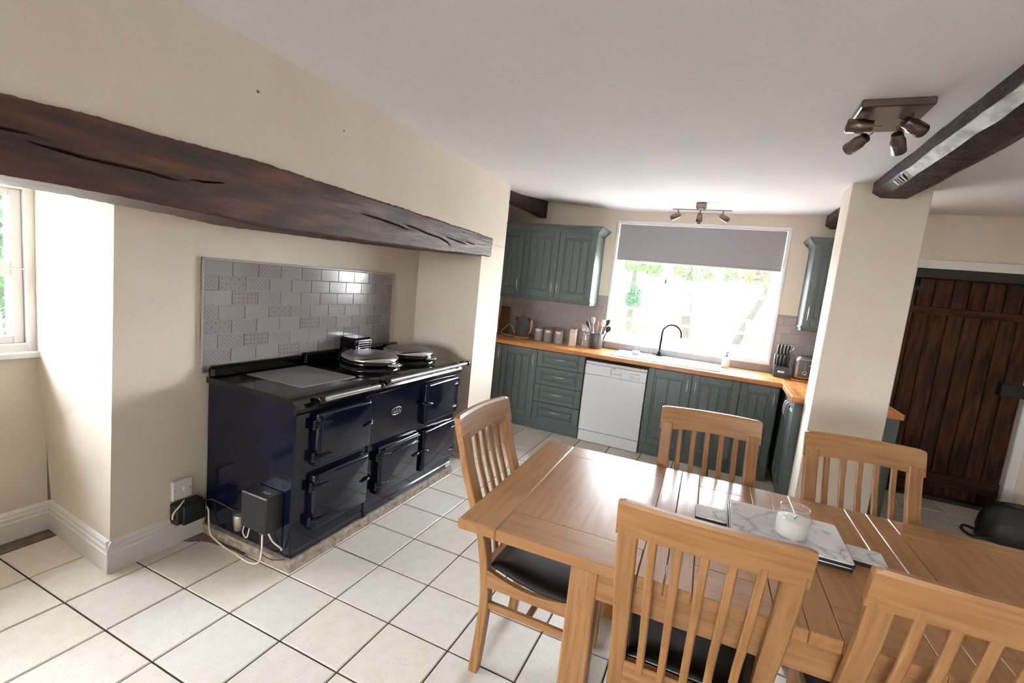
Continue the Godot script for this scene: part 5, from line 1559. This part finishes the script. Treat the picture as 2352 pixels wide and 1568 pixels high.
func make_chair(label: String) -> Node3D:
	var c := thing("dining_chair", label, "chair", Vector3.ZERO, "oak dining chairs round the table")
	for s in [-1.0, 1.0]:
		local("rear_leg", upright(s * 0.182, 0.040, 0.052, 0.0, 0.93, 0.038, 0.030, s * 0.007), M.oak_y, c)
	# bowed top rail
	var rail := MB.new()
	var rings := []
	for i in 25:
		var t := lerpf(-1.0, 1.0, i / 24.0)
		var x := t * 0.220
		var bow := 0.018 * (1.0 - t * t)          # the middle stands further back
		var crown := 0.003 * (1.0 - t * t)
		var yb := 0.897 + 0.012 * (1.0 - t * t); var yt := 1.000 + crown
		var sh := 0.0
		if absf(t) > 0.93: sh = (absf(t) - 0.93) / 0.07 * 0.005
		var zb := setback(yb) - bow; var zt := setback(yt) - bow
		var th := 0.026
		rings.append([V(x, yb, zb + 0.004), V(x, yb, zb + th + 0.004), V(x, lerpf(yb, yt, 0.9), lerpf(zb, zt, 0.9) + th), V(x, yt - sh, zt + th - 0.006), V(x, yt - sh, zt + 0.005), V(x, lerpf(yb, yt, 0.9), lerpf(zb, zt, 0.9) - 0.001)])
	rail.loft(rings, true)
	local("top_rail", rail, M.oak_x, c)
	for i in 5:
		var x := -0.118 + i * 0.059
		local("slat", upright(x, 0.021, 0.023, 0.43, 0.925, 0.016, 0.015, x * 0.05, 0.010), M.oak_y, c)
	# seat frame
	var yr := 0.372; var yt := 0.430
	local("rear_rail", MB.new().bbox(V(-0.165, yr, -0.012), V(0.165, yt + 0.018, 0.010), 0.003), M.oak_x, c)
	local("front_rail", MB.new().bbox(V(-0.172, yr, 0.372), V(0.172, yt, 0.394), 0.003), M.oak_x, c)
	for s in [-1.0, 1.0]:
		var poly := PackedVector2Array()
		for i in 13:
			var t := i / 12.0
			poly.append(Vector2(lerpf(0.015, 0.392, t), yt + 0.012 - 0.034 * sin(PI * t)))
		poly.append(Vector2(0.392, yr)); poly.append(Vector2(0.2, yr - 0.0)); poly.append(Vector2(0.015, yr))
		local("side_rail", MB.new().prism(poly, V(s * 0.196 - 0.011, 0, 0), V(0, 0, 1), V(0, 1, 0), V(0.022, 0, 0)), M.oak_z, c)
		var fl := MB.new()
		fl.hull8([V(s * 0.186 - 0.016, 0, 0.362), V(s * 0.186 + 0.016, 0, 0.362), V(s * 0.186 + 0.020, yt, 0.356), V(s * 0.186 - 0.020, yt, 0.356), V(s * 0.186 - 0.016, 0, 0.394), V(s * 0.186 + 0.016, 0, 0.394), V(s * 0.186 + 0.020, yt, 0.396), V(s * 0.186 - 0.020, yt, 0.396)], 0.004)
		local("front_leg", fl, M.oak_y, c)
		local("side_stretcher", MB.new().bbox(V(s * 0.186 - 0.010, 0.278, 0.012), V(s * 0.186 + 0.010, 0.306, 0.372), 0.003), M.oak_z, c)
	local("cross_stretcher", MB.new().bbox(V(-0.18, 0.282, 0.18), V(0.18, 0.304, 0.20), 0.003), M.oak_x, c)
	# padded leather seat, dipped along the side rails
	var m := MB.new()
	var N := 20
	var P := []; var Q := []
	for i in N + 1:
		var rowp := []; var rowq := []
		for j in N + 1:
			var u := lerpf(-1.0, 1.0, i / float(N)); var v := j / float(N)
			var hw := lerpf(0.172, 0.212, v)
			var x := u * hw
			var z := lerpf(0.020, 0.402, v)
			var e := pow(maxf(absf(u), absf(2.0 * v - 1.0)), 7.0)
			var e2 := pow(absf(u), 5.0) * 0.5
			var dip := 0.026 * sin(PI * v)
			var top := 0.470 - dip * 0.75 - 0.020 * e - 0.004 * e2
			rowp.append(V(x, top, z)); rowq.append(V(x, 0.440 - dip, z))
		P.append(rowp); Q.append(rowq)
	m.smooth(6)
	for i in N:
		for j in N:
			m.quad(P[i][j], P[i][j + 1], P[i + 1][j + 1], P[i + 1][j])
	for j in N:
		m.quad(Q[0][j], Q[0][j + 1], P[0][j + 1], P[0][j])
		m.quad(Q[N][j + 1], Q[N][j], P[N][j], P[N][j + 1])
	for i in N:
		m.quad(Q[i + 1][0], Q[i][0], P[i][0], P[i + 1][0])
		m.quad(Q[i][N], Q[i + 1][N], P[i + 1][N], P[i][N])
	m.flat()
	for i in N:
		for j in N: m.quad(Q[i][j], Q[i + 1][j], Q[i + 1][j + 1], Q[i][j + 1])
	local("seat_pad", m, M.leather, c, Vector3.ZERO, "black padded leather seat")
	return c
func build_chairs() -> void:
	# [middle of the top rail on the floor plan, heading in degrees (0 looks to +z), label]
	var list := [[Vector2(1.540, -0.602), 90.0, "oak slat-back chair at the end of the table beside the range cooker"],
		[Vector2(2.420, -1.285), 8.0, "oak slat-back chair at the table in front of the sink cupboards"],
		[Vector2(3.028, -1.325), 6.0, "oak slat-back chair at the table in front of the pillar"],
		[Vector2(2.452, -0.052), 180.6, "oak slat-back chair tucked in opposite the sink, its back to the marble mats"],
		[Vector2(2.996, -0.066), 181.4, "oak slat-back chair tucked in opposite the pillar"]]
	var proto: Node3D = null
	for q in list:
		var c: Node3D
		if proto == null:
			c = make_chair(q[2]); proto = c
		else:
			c = proto.duplicate()
			c.name = numbered("dining_chair")
			add_child(c)
			c.set_meta("label", q[2])
		var a := deg_to_rad(q[1])
		c.rotation.y = a
		var fwd := V(sin(a), 0, cos(a))
		c.position = V(q[0].x, 0, q[0].y) + fwd * 0.180

func build_table_things() -> void:
	var y := TH + 0.0003
	# marble mats: a stack of large ones with square coasters either side
	var slab := func(called: String, label: String, cat: String, c: Vector3, w: float, d: float, turn: float, group: String) -> void:
		var t := thing(called, label, cat, c, group)
		t.rotation.y = deg_to_rad(turn)
		local("cork_base", MB.new().bbox(V(-w / 2, 0, -d / 2), V(w / 2, 0.0105, d / 2), 0.0015), M.black_matt, t)
		var m := MB.new()
		rings_to(m, [rrect(-w / 2, w / 2, -d / 2, d / 2, 0.012, 0.0106), rrect(-w / 2, w / 2, -d / 2, d / 2, 0.012, 0.0136), rrect(-w / 2 + 0.0015, w / 2 - 0.0015, -d / 2 + 0.0015, d / 2 - 0.0015, 0.011, 0.0146)], true)
		local("marble_face", m, M.marble, t)
	for i in 2:
		slab.call("placemat", ["lower white marble placemat in the stack under the candle jar", "topmost white marble placemat carrying the candle jar"][i], "placemat", V(2.703 + i * 0.003, y + i * 0.0148, -0.705 + i * 0.002), 0.345, 0.285, 1.0 - i * 0.6, "stacked marble placemats")
	slab.call("coaster", "white marble coaster beside the placemats, towards the range cooker", "coaster", V(2.470, y, -0.700), 0.105, 0.105, 2.0, "marble coasters")
	slab.call("coaster", "white marble coaster beside the placemats, towards the plank door", "coaster", V(2.935, y, -0.690), 0.105, 0.105, -2.0, "marble coasters")
	# candle in a glass jar
	var k := thing("candle_jar", "white candle in a small glass jar on the marble placemats", "candle", V(2.716, y + 0.0296, -0.655))
	local("jar", MB.new().lathe([Vector2(0, 0.0), Vector2(0.046, 0.0), Vector2(0.051, 0.006), Vector2(0.052, 0.062), Vector2(0.050, 0.072), Vector2(0.044, 0.080), Vector2(0.042, 0.090), Vector2(0.044, 0.098), Vector2(0.0425, 0.101), Vector2(0.040, 0.098), Vector2(0.0385, 0.090), Vector2(0.0405, 0.079), Vector2(0.0475, 0.070), Vector2(0.0490, 0.062), Vector2(0.0485, 0.006), Vector2(0, 0.004)], Vector3.ZERO, 48), M.glass, k)
	local("wax", MB.new().lathe([Vector2(0, 0.0045), Vector2(0.0475, 0.0065), Vector2(0.0482, 0.058), Vector2(0.047, 0.060), Vector2(0.02, 0.0575), Vector2(0.0, 0.057)], Vector3.ZERO, 48), M.wax, k)
	local("wick", MB.new().tube([V(0.004, 0.056, 0), V(0.005, 0.064, 0), V(0.010, 0.070, 0.002)], 0.0013, 6), M.black, k)
	var rim := MB.new()
	rim.tube(ring_h(V(0, 0.099, 0), 0.0425), 0.0022, 8, false)
	local("rim", rim, M.glass, k)
func ring_h(c: Vector3, r: float) -> Array:
	var out := []
	for i in 37: out.append(c + V(cos(TAU * i / 36.0) * r, 0, sin(TAU * i / 36.0) * r))
	return out
func build_bag() -> void:
	var b := thing("leather_bag", "dark brown leather bag with a strap lying on the floor by the plank door", "bag", V(4.56, 0, -3.40))
	var m := MB.new()
	var n := FastNoiseLite.new(); n.seed = 6; n.frequency = 6.0
	var rings := []
	for s in [[0.0, 0.92], [0.01, 1.0], [0.08, 1.05], [0.16, 1.0], [0.22, 0.88], [0.265, 0.70], [0.28, 0.45]]:
		var ring := []
		for i in 36:
			var a := -TAU * i / 36.0
			var r := 1.0 + n.get_noise_3d(cos(a), sin(a), s[0] * 4.0) * 0.12
			ring.append(V(4.56 + cos(a) * 0.21 * s[1] * r, s[0] + 0.002, -3.40 + sin(a) * 0.13 * s[1] * r))
		rings.append(ring)
	rings_to(m, rings, true, true)
	part("body", m, M.bag, b)
	part("strap", MB.new().tube(bez([V(4.44, 0.05, -3.33), V(4.37, 0.03, -3.30), V(4.30, 0.012, -3.33), V(4.26, 0.03, -3.38), V(4.29, 0.045, -3.43), V(4.37, 0.03, -3.44), V(4.44, 0.06, -3.44)], 30), 0.010, 8), M.bag, b)
	part("flap", MB.new().hull8([V(4.38, 0.17, -3.26), V(4.74, 0.17, -3.26), V(4.70, 0.275, -3.30), V(4.42, 0.275, -3.30), V(4.38, 0.168, -3.25), V(4.74, 0.168, -3.25), V(4.70, 0.285, -3.29), V(4.42, 0.285, -3.29)], 0.004), M.bag, b)
